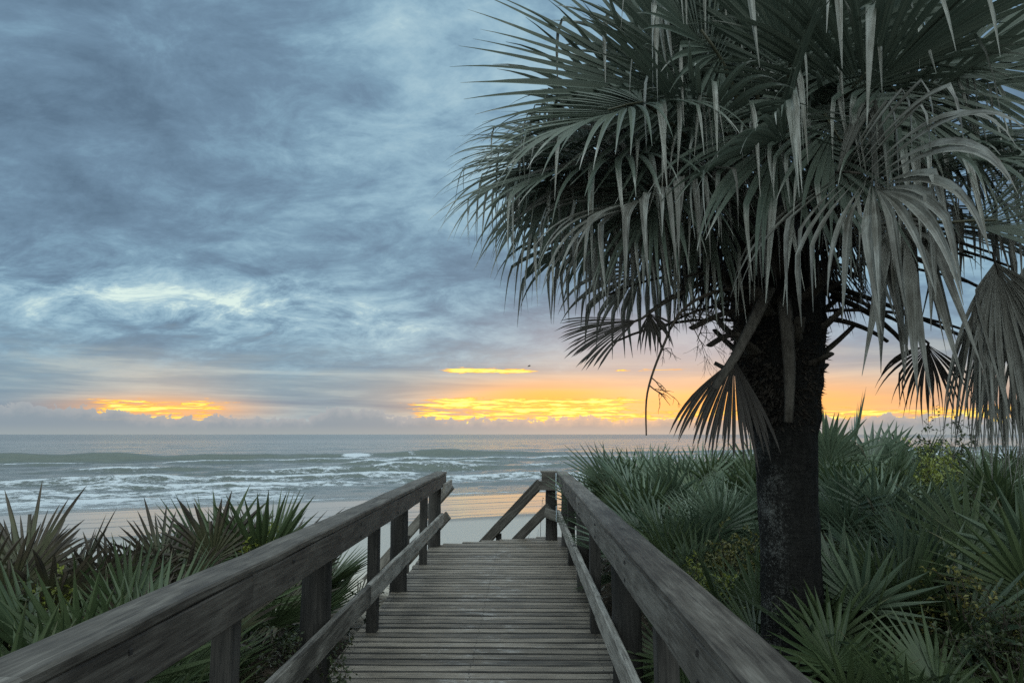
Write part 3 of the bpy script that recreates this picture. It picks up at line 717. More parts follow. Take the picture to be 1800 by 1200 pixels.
    for (a, b, c, w) in (((1330, 545, 4.45), (1290, 535, 4.3), (1215, 577, 4.2), .06), ((1330, 590, 4.42), (1290, 575, 4.3), (1247, 607, 4.2), .07), ((1320, 520, 4.5), (1290, 520, 4.4), (1265, 531, 4.35), .05),
                         ((1460, 520, 4.5), (1540, 545, 4.45), (1590, 605, 4.4), .06), ((1460, 560, 4.5), (1520, 570, 4.5), (1560, 600, 4.5), .06), ((1450, 500, 4.6), (1530, 520, 4.6), (1690, 590, 4.8), .045)):
        strap('dried_leaf_stalk', curve(at(*a), at(*b), at(*c), 6), w * 1.4, w * .8, .035, M_FIBRE)
    for k in range(14):
        an = (rng.uniform(2.2, 4.2) if k % 2 else rng.uniform(-1.0, 1.0)); z = rng.uniform(2.35, 2.8); rad = V((math.cos(an), math.sin(an), 0)); L = rng.uniform(.45, .85); up = rng.uniform(-.15, .45)
        b0 = V((PX, PY, z)) + rad * .22
        strap('dried_leaf_stalk', curve(b0, b0 + rad * L * .5 + UP * (L * up * .5 + .06), b0 + rad * L + UP * L * (up - .15), 6), .05, .028, .022, M_FIBRE)
    C = V((PX, PY, 2.92))
    def frond(base, hub, d, hint, dead=False, label=None, bow=.15, **kw):
        m = (M_DEADB if dead == 2 else M_DEADF) if dead else M_SABAL
        mb = MB(); fan(mb, Lp(hub), V(d), V(hint), dead=(.75 if dead else 0), **kw)
        fr = mb.build('frond', m, root)
        if label: fr['label'] = label
        pb = MB(); midp = (base + hub) / 2 + UP * bow
        dn, _, nn = frame(V(d), V(hint))
        pts = curve(Lp(base), Lp(midp), Lp(hub), 9)
        pts.append(Lp(hub) + dn * .10 - nn * .004); pts.append(Lp(hub) + dn * (.22) - nn * .02)
        pb.tube(pts, lambda f: .024 - .015 * f, 0, 7, flat=.6)
        pb.build('petiole', M_BOOT if dead else M_STALK, fr, True)
        return fr
    # the round crown
    N = 34
    for k in range(N):
        f = (k + .5) / N
        el = R(80 - 72 * f ** .85 + rng.uniform(-5, 5)); an = k * 2.399963 + .9
        rad = V((math.cos(an), math.sin(an), 0))
        base = C + rad * .10 + UP * (.22 * (1 - f))
        pl = rng.uniform(.66, .92) * (.75 + .3 * f)
        dirp = rad * math.cos(el) + UP * math.sin(el)
        hub = base + dirp * pl + DOWN * .10 * math.cos(el)
        d = (dirp + DOWN * (.15 + .30 * f)).normalized()
        hint = UP * (.35 + .6 * rng.random()) + rad * rng.uniform(-.2, .5) + V((-rad.y, rad.x, 0)) * rng.uniform(-.7, .7)
        old = f > .80
        frond(base, hub, d, hint, dead=old and rng.random() < .6, Rad=rng.uniform(1.0, 1.2) * (1.0 - .18 * f), nseg=rng.randint(36, 43), spread=R(rng.uniform(210, 265)), fuse=.45, droop=(.25 + .60 * f) * (2.0 if old else 1), brk=.75 if old else .10 + .20 * f, cup=.35, costa=.28, steps=11, recurve=.5, bow=.10)
    # fronds that draw the outline seen from the walk: hub, pointing, blade facing
    def hand(px, py, Y, ang, tow, hint, **kw):
        hub = at(px, py, Y); d = V((math.cos(R(ang)), -tow, math.sin(R(ang))))
        a = math.atan2(hub.y - PY, hub.x - PX)
        base = C + V((math.cos(a), math.sin(a), 0)) * .12 + UP * kw.pop('bz', .0)
        return frond(base, hub, d, hint, **kw)
    K = dict(nseg=46, steps=13, cup=.2, recurve=.3)
    hand(1235, 165, 4.25, 166, .12, (.2, -1, .35), Rad=1.28, spread=R(215), fuse=.42, droop=.22, brk=.10, costa=.25, bz=.2, label='large green fan frond spreading left against the sky', **K)
    hand(1110, 270, 4.15, 186, .15, (.1, -.55, 1), Rad=1.05, spread=R(240), fuse=.42, droop=.9, brk=.15, costa=.25, **K)
    hand(1065, 285, 4.45, 198, .0, (-.1, -.8, .8), Rad=.80, spread=R(230), fuse=.40, droop=1.1, brk=.30, costa=.22, **K)
    hand(1180, 310, 3.95, 225, .45, (-.1, -.8, .8), Rad=.72, spread=R(230), fuse=.40, droop=1.2, brk=.35, costa=.22, dead=False, **K)
    hand(1130, 230, 4.7, 172, -.3, (0, -.6, 1), Rad=1.1, spread=R(240), fuse=.42, droop=.6, brk=.12, costa=.25, **K)
    hand(985, 255, 4.35, 200, .05, (-.1, -.8, .7), Rad=.80, spread=R(230), fuse=.40, droop=1.4, brk=.35, costa=.2, **K)
    hand(1050, 280, 4.15, 215, .1, (-.1, -.9, .5), Rad=.84, spread=R(230), fuse=.40, droop=1.3, brk=.4, costa=.2, **K)
    hand(1030, 265, 4.9, 208, -.1, (-.1, -.9, .5), Rad=.84, spread=R(230), fuse=.40, droop=1.4, brk=.35, costa=.2, **K)
    hand(1125, 285, 4.05, 235, .1, (-.1, -.9, .5), Rad=.82, spread=R(230), fuse=.40, droop=1.3, brk=.5, costa=.2, dead=True, **K)
    hand(1190, 300, 4.3, 250, .1, (-.1, -.9, .5), Rad=.76, spread=R(230), fuse=.40, droop=1.4, brk=.4, costa=.2, dead=True, **K)
    hand(1245, 300, 4.1, 262, .1, (-.1, -.9, .5), Rad=.78, spread=R(220), fuse=.40, droop=1.4, brk=.4, costa=.2, **K)
    hand(1130, 180, 3.9, 195, .35, (0, -.6, 1), Rad=.95, spread=R(240), fuse=.42, droop=.9, brk=.45, costa=.22, **K)
    hand(1450, 200, 3.75, 280, .6, (0, -.8, .7), Rad=.85, spread=R(250), fuse=.42, droop=1.0, brk=.5, costa=.2, **K)
    hand(1540, 130, 3.9, 300, .5, (0, -.8, .7), Rad=.95, spread=R(250), fuse=.42, droop=1.0, brk=.45, costa=.2, **K)
    hand(1365, 215, 3.85, 262, .75, (0, -.8, .7), Rad=.98, spread=R(250), fuse=.42, droop=.9, brk=.40, costa=.2, label='frond hanging towards the walk with pale bent leaf tips', **K)
    hand(1270, 110, 4.0, 130, .55, (.1, -.8, .5), Rad=1.05, spread=R(240), fuse=.42, droop=.6, brk=.35, costa=.25, bz=.2, **K)
    hand(1420, 60, 4.1, 80, .35, (0, -1, .25), Rad=1.15, spread=R(230), fuse=.40, droop=.4, brk=.25, costa=.25, bz=.25, **K)
    hand(1630, 120, 4.2, 25, .15, (-.3, -1, .35), Rad=1.35, spread=R(210), fuse=.42, droop=.3, brk=.15, costa=.25, bz=.2, label='large green fan frond spreading up to the right', **K)
    hand(1600, 230, 4.0, -15, .4, (.1, -.7, .8), Rad=1.05, spread=R(240), fuse=.42, droop=.9, brk=.3, costa=.25, **K)
    hand(1480, 330, 3.9, -60, .5, (.1, -.7, .8), Rad=.62, spread=R(220), fuse=.3, bt=(.22, .45), droop=1.3, brk=.85, costa=.2, dead=True, **K)
    hand(1660, 392, 3.35, 4, .2, (-.1, -.9, .5), Rad=.85, spread=R(95), fuse=.6, droop=.15, brk=.0, costa=.2, label='stiff green fan frond pointing right', **K)
    hand(1575, 385, 3.62, -80, .40, (0, -.9, .5), Rad=.84, nseg=24, spread=R(290), fuse=.33, droop=1.3, brk=.97, costa=.05, steps=16, cup=.2, dead=True, bt=(.10, .30), wide=1.0, sway=.25, label='dead frond with broad pale leaf strips hanging from a dark heart')
    hand(1745, 445, 3.95, -84, .1, (0, -1, .3), Rad=1.10, nseg=42, spread=R(100), fuse=.28, wide=1.9, sway=.22, droop=1.6, brk=.5, costa=.1, steps=13, cup=.3, dead=True, bt=(.2, .5), label='dead grey frond hanging in a long curtain')
    hand(1780, 470, 4.3, -80, .1, (0, -1, .3), Rad=1.10, nseg=42, spread=R(115), fuse=.28, wide=1.8, sway=.22, droop=1.7, brk=.5, costa=.1, steps=13, cup=.3, dead=True, bt=(.2, .5))
    hand(1710, 310, 4.4, -35, .2, (0, -.7, .8), Rad=.80, spread=R(220), fuse=.42, droop=1.2, brk=.4, costa=.2, dead=True, **K)
    hand(1720, 505, 4.25, -86, .05, (0, -1, .3), Rad=.98, nseg=40, spread=R(85), fuse=.28, wide=1.9, sway=.22, droop=1.6, brk=.4, costa=.1, steps=13, cup=.3, dead=True, bt=(.2, .5))
    hand(1790, 540, 4.0, -88, .05, (0, -1, .3), Rad=.90, nseg=40, spread=R(90), fuse=.28, wide=1.9, sway=.22, droop=1.6, brk=.4, costa=.1, steps=13, cup=.3, dead=True, bt=(.2, .5))
    hand(1815, 430, 4.7, -75, .1, (0, -1, .3), Rad=1.1, nseg=42, spread=R(125), fuse=.28, wide=1.7, sway=.22, droop=1.5, brk=.5, costa=.1, steps=13, cup=.3, dead=True, bt=(.2, .5))
    # small dead fans low on the trunk
    hand(1128, 560, 4.0, 200, .1, (0, -.9, .6), Rad=.46, nseg=34, spread=R(62), fuse=.78, droop=.35, brk=.0, costa=.05, steps=8, cup=.1, dead=2, stub=.25, bz=-.3, label='small broken dead fan on a long stalk pointing left')
    hand(1140, 548, 4.12, -70, .1, (0, -.9, .6), Rad=.24, nseg=12, spread=R(110), fuse=.4, droop=1.2, brk=.3, costa=.02, steps=8, cup=.1, dead=2, bz=-.3)
    hand(1292, 622, 4.2, 258, .05, (0, -1, .2), Rad=.62, nseg=34, spread=R(82), fuse=.55, wide=1.3, droop=.7, brk=.0, costa=.05, steps=9, cup=.1, dead=2, stub=.25, bz=-.5, bow=.05, label='dead brown fan hanging beside the trunk')
    hand(1632, 603, 4.5, 258, .0, (0, -1, .2), Rad=.46, nseg=26, spread=R(140), fuse=.4, droop=1.3, brk=.2, costa=.04, steps=9, cup=.1, dead=2, bz=-.35, label='small dead fan hanging against the sunrise')
    for k in range(13):
        an = -math.pi / 2 + (k - 6) * .48 + rng.uniform(-.1, .1); rad = V((math.cos(an), math.sin(an), 0))
        hub = V((PX, PY, rng.uniform(2.82, 3.05))) + rad * rng.uniform(.30, .48)
        frond(V((PX, PY, 2.85)) + rad * .15, hub, rad * .45 + DOWN, rad + UP * .3, dead=2, Rad=rng.uniform(.46, .66), nseg=26, spread=R(rng.uniform(80, 150)), fuse=.4, droop=.9, brk=.25, costa=.04, steps=9, cup=.15, stub=.3, bow=.05)
    # bare flower stalk and twigs
    def stalk(pts, r, nbr, ln, lab):
        mb = MB(); P_ = [Lp(p) for p in pts]
        sm = []
        for i in range(len(P_) - 1):
            p0, p1, p2, p3 = P_[max(i - 1, 0)], P_[i], P_[i + 1], P_[min(i + 2, len(P_) - 1)]
            for j in range(6):
                t = j / 6; sm.append(.5 * ((2 * p1) + (-p0 + p2) * t + (2 * p0 - 5 * p1 + 4 * p2 - p3) * t * t + (-p0 + 3 * p1 - 3 * p2 + p3) * t ** 3))
        sm.append(P_[-1]); mb.tube(sm, r, r * .35, 6)
        def br(p, d, L, rr, lev):
            pts_ = [p]; q = p.copy(); n = 5
            for j in range(n):
                d = (d + V((rng.uniform(-.35, .35), rng.uniform(-.35, .35), rng.uniform(-.35, .15)))).normalized(); q = q + d * L / n; pts_.append(q.copy())
            mb.tube(pts_, rr, rr * .4, 4, cap=False)
            if lev:
                for _ in range(rng.randint(2, 4)):
                    j = rng.randint(1, n); br(pts_[j], (d + V((rng.uniform(-1, 1), rng.uniform(-1, 1), rng.uniform(-.8, .5)))).normalized(), L * .5, rr * .6, lev - 1)
        for k in range(nbr):
            j = rng.randint(len(sm) // 5, len(sm) - 2)
            br(sm[j], V((rng.uniform(.1, 1), rng.uniform(-.6, .6), rng.uniform(-.8, .2))).normalized(), ln * rng.uniform(.6, 1.2), r * .33, 2)
        o = mb.build('flower_stalk', M_TWIG, root, True); o['label'] = lab
    stalk([at(1330, 505, 4.3), at(1260, 512, 4.1), at(1200, 545, 4.05), at(1165, 610, 4.05), at(1138, 690, 4.05), at(1136, 765, 4.05)], .012, 9, .22, 'bare drooping flower stalk left of the trunk')
    stalk([at(1340, 500, 4.4), at(1300, 510, 4.3), at(1250, 545, 4.25), at(1225, 600, 4.2)], .006, 26, .28, 'tangle of thin dead twigs left of the trunk')
    # young folded spears in the heart
    for k in range(4):
        s = MB(); a = rng.uniform(0, 6.28); p0 = Lp(C + UP * .2); p1 = p0 + V((math.cos(a) * .12, math.sin(a) * .12, .9)); p2 = p1 + V((math.cos(a) * .12, math.sin(a) * .12, .5))
        s.tube(curve(p0, p1, p2, 8), .028, .004, 6, lf=(0.1, .5, 0)); s.build('spear_leaf', M_SABAL, root, True)
build_palm()

# ------------------------------------------------------------------ saw palmettos
def palmetto_frond(m, Rad, nseg, spread, pet, dead=0.0, lean=.25, **kw):
    """petiole rises from the origin, blade opens at its end and leans to +X; returns mesh"""
    mb = MB()
    hub = V((pet * lean * .9, rng.uniform(-.03, .03), pet))
    d = V((lean + .10, rng.uniform(-.08, .08), 1)).normalized()
    fan(mb, hub, d, V((-1, rng.uniform(-.25, .25), .5)), Rad, nseg, spread, costa=.03, steps=7, cup=kw.pop('cup', .12), dead=dead, jit=.035, sway=.05, **kw)
    mb.tube(curve(V((0, 0, 0)), V((pet * lean * .25, 0, pet * .55)), hub, 6), .008, .005, 5, lf=(0, .4, dead * .7), cap=False)
    return mb.mesh('frond', [m])
def make_set(m, n, **o):
    out = []
    for k in range(n):
        out.append(palmetto_frond(m, rng.uniform(.50, .60), rng.randint(17, 22), R(rng.uniform(165, 230)), rng.uniform(.48, .62), lean=rng.uniform(.15, .4), fuse=rng.uniform(.34, .42), droop=rng.uniform(.05, .22), brk=.05, wide=1.15, tipw=.05, fold=.5, **o))
    return out
rng.seed(5)
SETS = {'g': make_set(M_PALM, 7), 'w': [palmetto_frond(M_PALM, rng.uniform(.54, .64), rng.randint(12, 15), R(rng.uniform(120, 180)), rng.uniform(.42, .55), lean=rng.uniform(.1, .3), fuse=rng.uniform(.42, .5), droop=.06, brk=.03, tipw=.05, fold=.5) for _ in range(6)], 'b': make_set(M_PALMB, 7),
        'd': [palmetto_frond(M_PALMD, rng.uniform(.46, .58), rng.randint(16, 22), R(rng.uniform(110, 190)), rng.uniform(.48, .6), lean=rng.uniform(.1, .35), fuse=.4, droop=.2, brk=.12, tipw=.2, fold=.5, stub=.3) for _ in range(5)]}
def palmetto(px, ytop, Y, label, mix='bbg', nf=9, wide=1.0, group=None, face=None, lean0=1.0):
    top = at(px, ytop, Y); g = gz(top.x, top.y)
    hgt = max(.45, top.z - g)
    if -2.1 < top.x < -1.2: top.x -= .30
    if .6 < top.x < 1.25 and Y < 9: top.x += .22
    sc = hgt / (.90 if px > 900 else .99)
    root = empty('saw_palmetto', (top.x, top.y, g - .02), label, 'palmetto', group or 'saw palmettos on the dune')
    a0 = rng.uniform(0, 6.28)
    for k in range(nf):
        me = rng.choice(SETS[rng.choice(mix)])
        o = link('frond', me, root)
        an = a0 + k * 2.399 + rng.uniform(-.4, .4)
        if abs(top.x + .35) < 1.75 and math.cos(an) * (top.x + .35) < -.25: an += math.pi
        f = k / max(1, nf - 1)
        ln = R(4 + 52 * f ** .9 + rng.uniform(-8, 8)) * lean0
        s_ = sc * rng.uniform(.86, 1.03) * (1.0 if f < .5 else rng.uniform(.9, 1.08))
        if wide != 1.0: s_ *= 1
        o.rotation_mode = 'QUATERNION'
        spin = rng.uniform(-.7, .7)
        o.rotation_quaternion = (Matrix.Rotation(an, 3, 'Z') @ Matrix.Rotation(ln, 3, 'Y') @ Matrix.Rotation(spin, 3, 'Z')).to_quaternion()
        o.scale = (s_ * wide, s_ * wide, s_)
        o.location = (math.cos(an) * .05, math.sin(an) * .05, 0)
    return root
PLANTS = [
 (1048, 822, 12.0, 'dark palmetto just right of the far end of the right handrail', 'bg', 9),
 (1085, 800, 11.0, 'dark palmetto with spiky fans above the far right handrail, against the sea', 'bg', 9),
 (1130, 778, 10.5, 'palmetto below the drooping bare flower stalk', 'b', 10),
 (1185, 768, 9.6, 'palmetto whose fans rise to the horizon left of the dead hanging fan', 'bb', 10),
 (1245, 782, 10.2, 'palmetto right behind the tips of the dead brown fan beside the trunk', 'bg', 9),
 (1305, 772, 9.2, 'palmetto at the horizon touching the left edge of the trunk', 'bg', 9),
 (1110, 862, 9.2, 'shaded palmetto close to the middle of the right handrail', 'g', 9),
 (1150, 835, 8.3, 'dark palmetto halfway down the slope left of the trunk', 'gb', 9),
 (1215, 840, 7.6, 'grey green palmetto with upright fans midway between handrail and trunk', 'b', 10),
 (1285, 842, 7.2, 'pale blue green palmetto with long stiff leaves beside the trunk', 'b', 10),
 (1325, 825, 8.2, 'palmetto partly hidden by the left edge of the trunk', 'b', 9),
 (1165, 905, 6.9, 'palmetto with drooping outer leaves just over the right handrail', 'gb', 9),
 (1255, 985, 5.0, 'palmetto with upright fans between the right handrail and the trunk foot', 'g', 9),
 (1318, 1000, 5.3, 'palmetto tucked against the lower left side of the trunk', 'g', 8),
 (1215, 940, 6.1, 'palmetto in front of the yellowish bush by the right handrail', 'g', 8),
 (1476, 722, 9.4, 'palmetto with one tall fan standing above the skyline right of the trunk', 'bg', 7),
 (1525, 778, 8.6, 'palmetto in the upper thicket right of the tall fan', 'bg', 10),
 (1568, 752, 10.6, 'palmetto with pointed fans cut against the sunrise cloud', 'b', 9),
 (1500, 805, 8.0, 'palmetto in the upper thicket close to the right edge of the trunk', 'gb', 10),
 (1612, 782, 9.2, 'palmetto next to the twiggy shrub on the skyline', 'b', 9),
 (1478, 865, 6.8, 'shaded palmetto low behind the right edge of the trunk', 'g', 9),
 (1512, 815, 6.7, 'palmetto with a round open fan in the middle of the right thicket', 'b', 9),
 (1575, 812, 6.5, 'palmetto with a pale open fan below the sunrise cloud', 'b', 9),
 (1640, 848, 7.0, 'palmetto with leaves raised to the right below the bright green bush', 'b', 9),
 (1535, 925, 4.7, 'large palmetto with broad upright leaves right of the trunk', 'wb', 10),
 (1470, 985, 4.6, 'palmetto with narrow leaves against the right side of the trunk', 'g', 8),
 (1605, 960, 4.8, 'palmetto behind the big low fan on the right', 'bg', 9),
 (1690, 895, 5.0, 'palmetto with a flat fan reaching left near the dark bush', 'b', 9),
 (1775, 835, 5.2, 'tall palmetto at the photo edge with fans reaching left under the dead frond', 'bg', 10),
 (1800, 900, 4.6, 'palmetto at the right border with leaves reaching into the picture', 'g', 9),
 (1745, 1010, 4.4, 'palmetto beside the small leaved bush in the right corner', 'g', 8),
 (1490, 1085, 3.9, 'low dark palmetto at the foot of the trunk on its right', 'g', 8),
 (1690, 1110, 3.5, 'low palmetto in the bottom right corner', 'g', 8),
 (1690, 805, 8.0, 'palmetto behind the hanging curtain of dead leaves', 'bg', 9),
 (1765, 790, 7.2, 'palmetto deep behind the dead fronds at the right border', 'g', 9),
 (1395, 800, 8.6, 'palmetto hidden behind the palm trunk', 'g', 8),
 (1108, 1120, 5.2, 'small palmetto poking through the right rail onto the deck', 'g', 7),
 # left of the walk
 (15, 862, 5.0, 'tall dry brown palmetto at the left border', 'ddg', 10),
 (75, 890, 5.3, 'dry palmetto with ragged brown leaves near the left border', 'ddg', 9),
 (150, 922, 5.8, 'palmetto with broken dead tips in front of the wet sand', 'dd', 8),
 (190, 955, 4.1, 'big green palmetto with broad upright leaves behind the left handrail', 'w', 10),
 (262, 950, 4.7, 'green palmetto with brown leaf tips right of the big upright one', 'wd', 9),
 (45, 1020, 3.7, 'green palmetto among small leaves at the left border', 'w', 8),
 (10, 1075, 3.1, 'palmetto with broad pleated blades in the lower left corner', 'w', 7),
 (330, 866, 6.3, 'bronze palmetto with tall thin dead spikes against the beach', 'dd', 9),
 (375, 852, 6.5, 'golden brown palmetto with tall fans against the surf', 'ddg', 10),
 (445, 855, 7.0, 'dark green palmetto with two tall narrow fans against the surf', 'ww', 8),
 (500, 870, 7.3, 'palmetto with feathery tips leaning over the left handrail', 'gd', 8),
 (235, 925, 6.0, 'dry low palmetto whose spiky tips stand against the wet sand', 'dg', 8),
 (300, 985, 5.2, 'palmetto in the gap right of the big upright one', 'wd', 8),
 (400, 955, 5.7, 'short palmetto just behind the left handrail', 'g', 8),
 (610, 965, 8.2, 'dark palmetto seen past the round pile of the left railing', 'gd', 9),
 (345, 1120, 3.6, 'palmetto with an open fan seen under the left handrail', 'g', 8),
 (470, 1010, 4.3, 'pale green palmetto with few narrow leaves behind the near left post', 'g', 6),
 (492, 1120, 4.9, 'low palmetto with leaves lying over the left edge of the deck', 'gd', 6),
]
for i_, (px, yt, Y, lab, mx, nf) in enumerate(PLANTS):
    rng.seed(100 + i_)
    palmetto(px, yt, Y, lab, list(mx), nf + (2 if px > 900 else 0))
rng.seed(9)
# the deep thicket behind: nothing tells these apart
for k in range(22):
    px = 1130 + 33 * k + rng.uniform(-14, 14); Y = rng.uniform(10.5, 13.5)
    palmetto(px, rng.uniform(782, 815), Y, 'palmetto half hidden deep in the thicket on the dune crest', ['b', 'g'], 8, group='palmettos deep in the dune thicket')

# ------------------------------------------------------------------ shrubs
def leaf_simple(name, a, b_, rough=.45):
    m, t, b = mat(name)
    o = t.node('ShaderNodeAttribute'); o.attribute_name = 'tone'
    n = t.noise(t.node('ShaderNodeTexCoord').outputs['Object'], 5, 3)
    t.put(b.inputs['Base Color'], t.mix(t.m('ADD', t.m('MULTIPLY', o.outputs['Fac'], .7), t.m('MULTIPLY', n, .3)), (*a, 1), (*b_, 1)))
    b.inputs['Roughness'].default_value = rough
    tr = t.node('ShaderNodeBsdfTranslucent'); t.put(tr.inputs[0], b.inputs['Base Color'].links[0].from_socket)
    mx = t.node('ShaderNodeMixShader'); mx.inputs[0].default_value = .25
    t.l.new(b.outputs[0], mx.inputs[1]); t.l.new(tr.outputs[0], mx.inputs[2]); t.l.new(mx.outputs[0], t.n['Material Output'].inputs[0])
    return m
M_LIME = leaf_simple('yellow_green_leaves', (.13, .16, .030), (.30, .33, .065))
M_OLIVE = leaf_simple('olive_leaves', (.075, .095, .026), (.24, .21, .055))
M_DARKL = leaf_simple('dark_green_leaves', (.020, .032, .012), (.075, .095, .035))
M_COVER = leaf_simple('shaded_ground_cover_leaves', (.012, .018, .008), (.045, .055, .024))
def leaf(mb, p, d, n, L, w):
    s_ = d.cross(n)
    if s_.length < 1e-3: return
    s_.normalize(); n = s_.cross(d).normalized(); tn = rng.random()
    a = mb.vert(p, tn); b = mb.vert(p + d * L * .5 + s_ * w + n * w * .35, tn); c = mb.vert(p + d * L - n * L * .12, tn); e = mb.vert(p + d * L * .5 - s_ * w + n * w * .35, tn); f = mb.vert(p + d * L * .5, tn)
    mb.face((a, b, f)); mb.face((b, c, f)); mb.face((c, e, f)); mb.face((e, a, f))
def rv(): 
    while True:
        v = V((rng.uniform(-1, 1), rng.uniform(-1, 1), rng.uniform(-1, 1)))
        if .05 < v.length < 1: return v.normalized()
def shrub(px, ytop, Y, wid, m, label, size=.035, stems=16, dens=1.0):
    top = at(px, ytop, Y); g = gz(top.x, top.y); H = max(.25, top.z - g)
    root = empty('shrub', (top.x, top.y, g), label, 'shrub', 'small leaved shrubs on the dune')
    st = MB(); lf = MB()
    for k in range(stems):
        an = rng.uniform(0, 6.28); rr = rng.uniform(.1, 1) ** .7 * wid * .5
        p = V((math.cos(an) * rr * .25, math.sin(an) * rr * .25, 0)); tip = V((math.cos(an) * rr, math.sin(an) * rr, H * rng.uniform(.6, 1.0) * (1 - .25 * (rr / (wid * .5)) ** 2)))
        pts = curve(p, V((p.x * 2, p.y * 2, tip.z * .6)), tip, 7); st.tube(pts, .006, .002, 4, cap=False)
        def twig(q, d, L):
            n = 4; tp = [q]
            for j in range(n):
                d = (d + rv() * .35 + UP * .08).normalized(); q = q + d * L / n; tp.append(q.copy())
                for _ in range(int(rng.uniform(2, 4.4) * dens)):
                    dd = (d * .4 + rv()).normalized(); leaf(lf, q + rv() * .01, dd, (UP + rv() * .8).normalized(), size * rng.uniform(.7, 1.3), size * rng.uniform(.22, .34))
            st.tube(tp, .0028, .001, 3, cap=False)
        for j in range(2, 8):
            for _ in range(rng.randint(1, 3)):
                twig(pts[j].copy(), (rv() + UP * .3).normalized(), rng.uniform(.10, .22) * (wid ** .5))
    lf.build('foliage', m, root, False); st.build('stem', M_TWIG, root)
for a in (
 (1290, 930, 6.0, .85, M_OLIVE, 'yellowish small leaved bush against the left side of the trunk', .034, 20),
 (1228, 985, 5.3, .45, M_LIME, 'low lime green bush just over the right handrail', .036, 10),
 (1640, 778, 7.4, .75, M_LIME, 'bright yellow green bush beside the hanging dead fronds', .040, 22),
 (1655, 728, 9.2, 1.1, M_DARKL, 'twiggy dark shrub standing against the sunrise sky', .050, 16, .7),
 (1690, 868, 6.0, 1.2, M_DARKL, 'dark dense bush under the hanging dead fronds', .040, 24),
 (1735, 985, 4.3, .9, M_OLIVE, 'small leaved bush in front of the flat palmetto fan at the lower right', .030, 22),
 (1790, 1045, 3.9, .8, M_DARKL, 'dark bush at the right border near the bottom corner', .032, 22),
 (1490, 925, 5.8, .6, M_DARKL, 'dull green bush hugging the right edge of the trunk', .032, 14),
 (1515, 815, 9.0, .8, M_LIME, 'light green bush deep among the upper right palmettos', .045, 14),
 (98, 1000, 4.7, .45, M_LIME, 'yellow green sprig behind the big upright palmetto on the left', .038, 9),
 (50, 1025, 4.3, .8, M_DARKL, 'dark glossy bush near the left border', .045, 16),
 (468, 918, 6.7, .7, M_LIME, 'yellow green bush under the two tall narrow fans behind the left handrail', .055, 10),
 (285, 935, 6.3, .5, M_DARKL, 'green leafy sprig left of the bronze palmetto', .05, 8),
 (690, 1058, 8.5, .4, M_DARKL, 'small green weed growing at the left edge of the deck', .030, 12),
 (520, 1120, 4.9, .7, M_DARKL, 'dark low bush behind the round pile of the left railing', .030, 14),
): rng.seed(len(a[5])); shrub(*a)
# ------------------------------------------------------------------ ground cover and litter (nobody could count these)
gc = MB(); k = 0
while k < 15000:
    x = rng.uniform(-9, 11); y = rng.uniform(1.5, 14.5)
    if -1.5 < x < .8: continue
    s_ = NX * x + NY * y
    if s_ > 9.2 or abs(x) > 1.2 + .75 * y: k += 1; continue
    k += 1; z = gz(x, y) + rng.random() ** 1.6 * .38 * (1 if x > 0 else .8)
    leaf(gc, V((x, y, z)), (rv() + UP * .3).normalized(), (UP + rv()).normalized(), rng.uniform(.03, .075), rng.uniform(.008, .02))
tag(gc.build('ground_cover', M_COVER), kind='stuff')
lt = MB(); k = 0
while k < 4200:
    x = rng.uniform(-7, 9); y = rng.uniform(1.5, 13); k += 1
    if -1.3 < x < .55 or NX * x + NY * y > 9.4: continue
    z = gz(x, y) + .015 + rng.random() * .05; d = V((rng.uniform(-1, 1), rng.uniform(-1, 1), rng.uniform(-.15, .35))).normalized(); L = rng.uniform(.08, .45); w = rng.uniform(.004, .012); s_ = d.cross(UP).normalized()
    pts = [V((x, y, z)) + d * L * f + UP * .06 * math.sin(f * 3.1) * rng.random() for f in (0, .33, .66, 1)]
    sr = rng.random(); pr = None
    for i, q in enumerate(pts):
        ww = w * (1 - .25 * i); r_ = (lt.vert(q - s_ * ww, .5, (.5, sr, .9)), lt.vert(q + s_ * ww, .5, (.5, sr, .9)))
        if pr: lt.face((pr[0], pr[1], r_[1], r_[0]), [(i * .1, 0), (i * .1, .02), (i * .1 + .1, .02), (i * .1 + .1, 0)])
        pr = r_
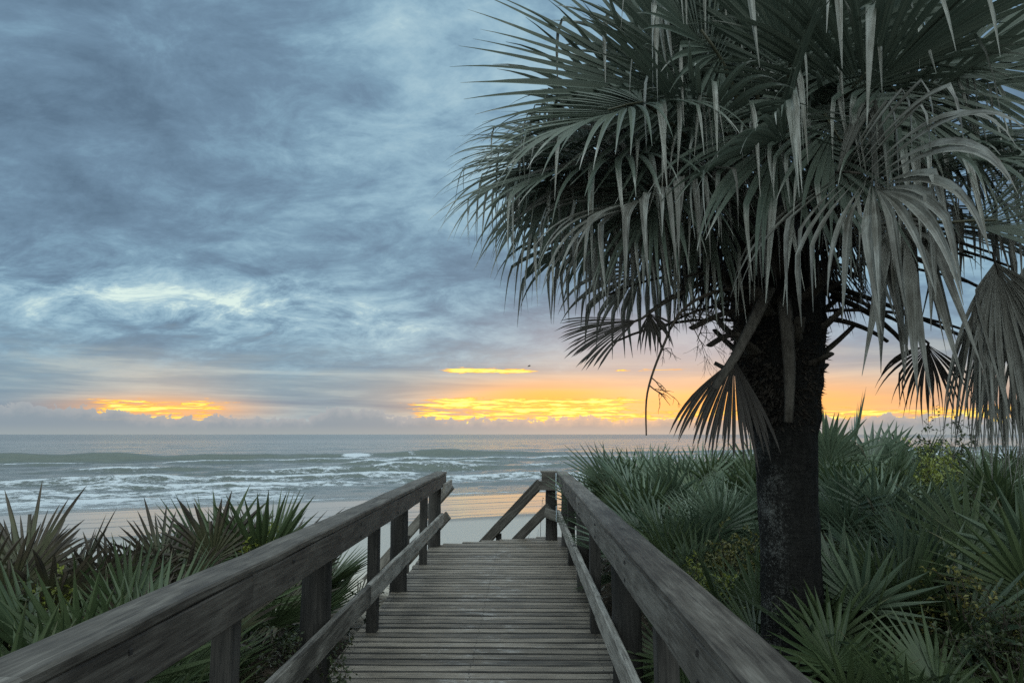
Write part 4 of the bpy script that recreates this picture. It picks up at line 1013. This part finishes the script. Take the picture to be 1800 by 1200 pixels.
tag(lt.build('leaf_litter', M_DEADF), kind='stuff')
# ------------------------------------------------------------------ sea oats and the bird
for (px, py, Y, lab) in ((950, 874, 14.0, 'thin sea oat stalk standing beyond the head of the stair'), (926, 938, 13.2, 'bent grass blade at the foot of the stair handrail')):
    q = at(px, py, Y); g = gz(q.x, q.y); b = MB(); H = q.z - g
    b.tube(curve(V((0, 0, 0)), V((-.02, 0, H * .7)), V((.05, 0, H)), 10), .006, .002, 4, cap=False)
    for k in range(10 if py < 900 else 0):
        p = V((.03 + .004 * k, 0, H - .03 * k)); leaf(b, p, (rv() + DOWN * .6).normalized(), rv(), .05, .008)
    for k in range(3): b.tube(curve(V((0, 0, 0)), V((rng.uniform(-.1, .1), rng.uniform(-.1, .1), H * .5)), V((rng.uniform(-.35, .35), rng.uniform(-.3, .3), H * .55)), 8), .004, .001, 4, cap=False)
    o = b.build('sea_oat', M_DEADB); o.location = (q.x, q.y, g); tag(o, lab, 'sea oat')
q = at(930, 643, 85)
M_BIRD, t_, b_ = mat('bird_feathers'); b_.inputs['Base Color'].default_value = (.03, .028, .026, 1)
bd = empty('bird', q, 'small dark bird flying over the sea below the cloud', 'bird')
b = MB(); b.tube([V((-.17, 0, -.06)), V((-.1, 0, -.04)), V((0, 0, 0)), V((.1, 0, .03)), V((.2, 0, .05))], lambda f: .012 + .055 * math.sin(math.pi * min(1, f * .9 + .05)), 0, 8); b.build('body', M_BIRD, bd, True)
for sg in (-1, 1):
    b = MB(); pr = None
    for f in (0, .25, .5, .75, 1):
        p = V((.02 + .06 * f - .12 * f * f, sg * (.03 + .38 * f), .02 + .16 * f - .10 * f * f)); c = .075 * (1 - .8 * f)
        r_ = [b.vert(p + V((c, 0, 0))), b.vert(p + V((0, 0, .012 * (1 - f)))), b.vert(p - V((c, 0, 0))), b.vert(p - V((0, 0, .008 * (1 - f))))]
        if pr:
            for k in range(4): b.face((pr[k], pr[(k + 1) % 4], r_[(k + 1) % 4], r_[k]))
        pr = r_
    b.build('wing', M_BIRD, bd, True)
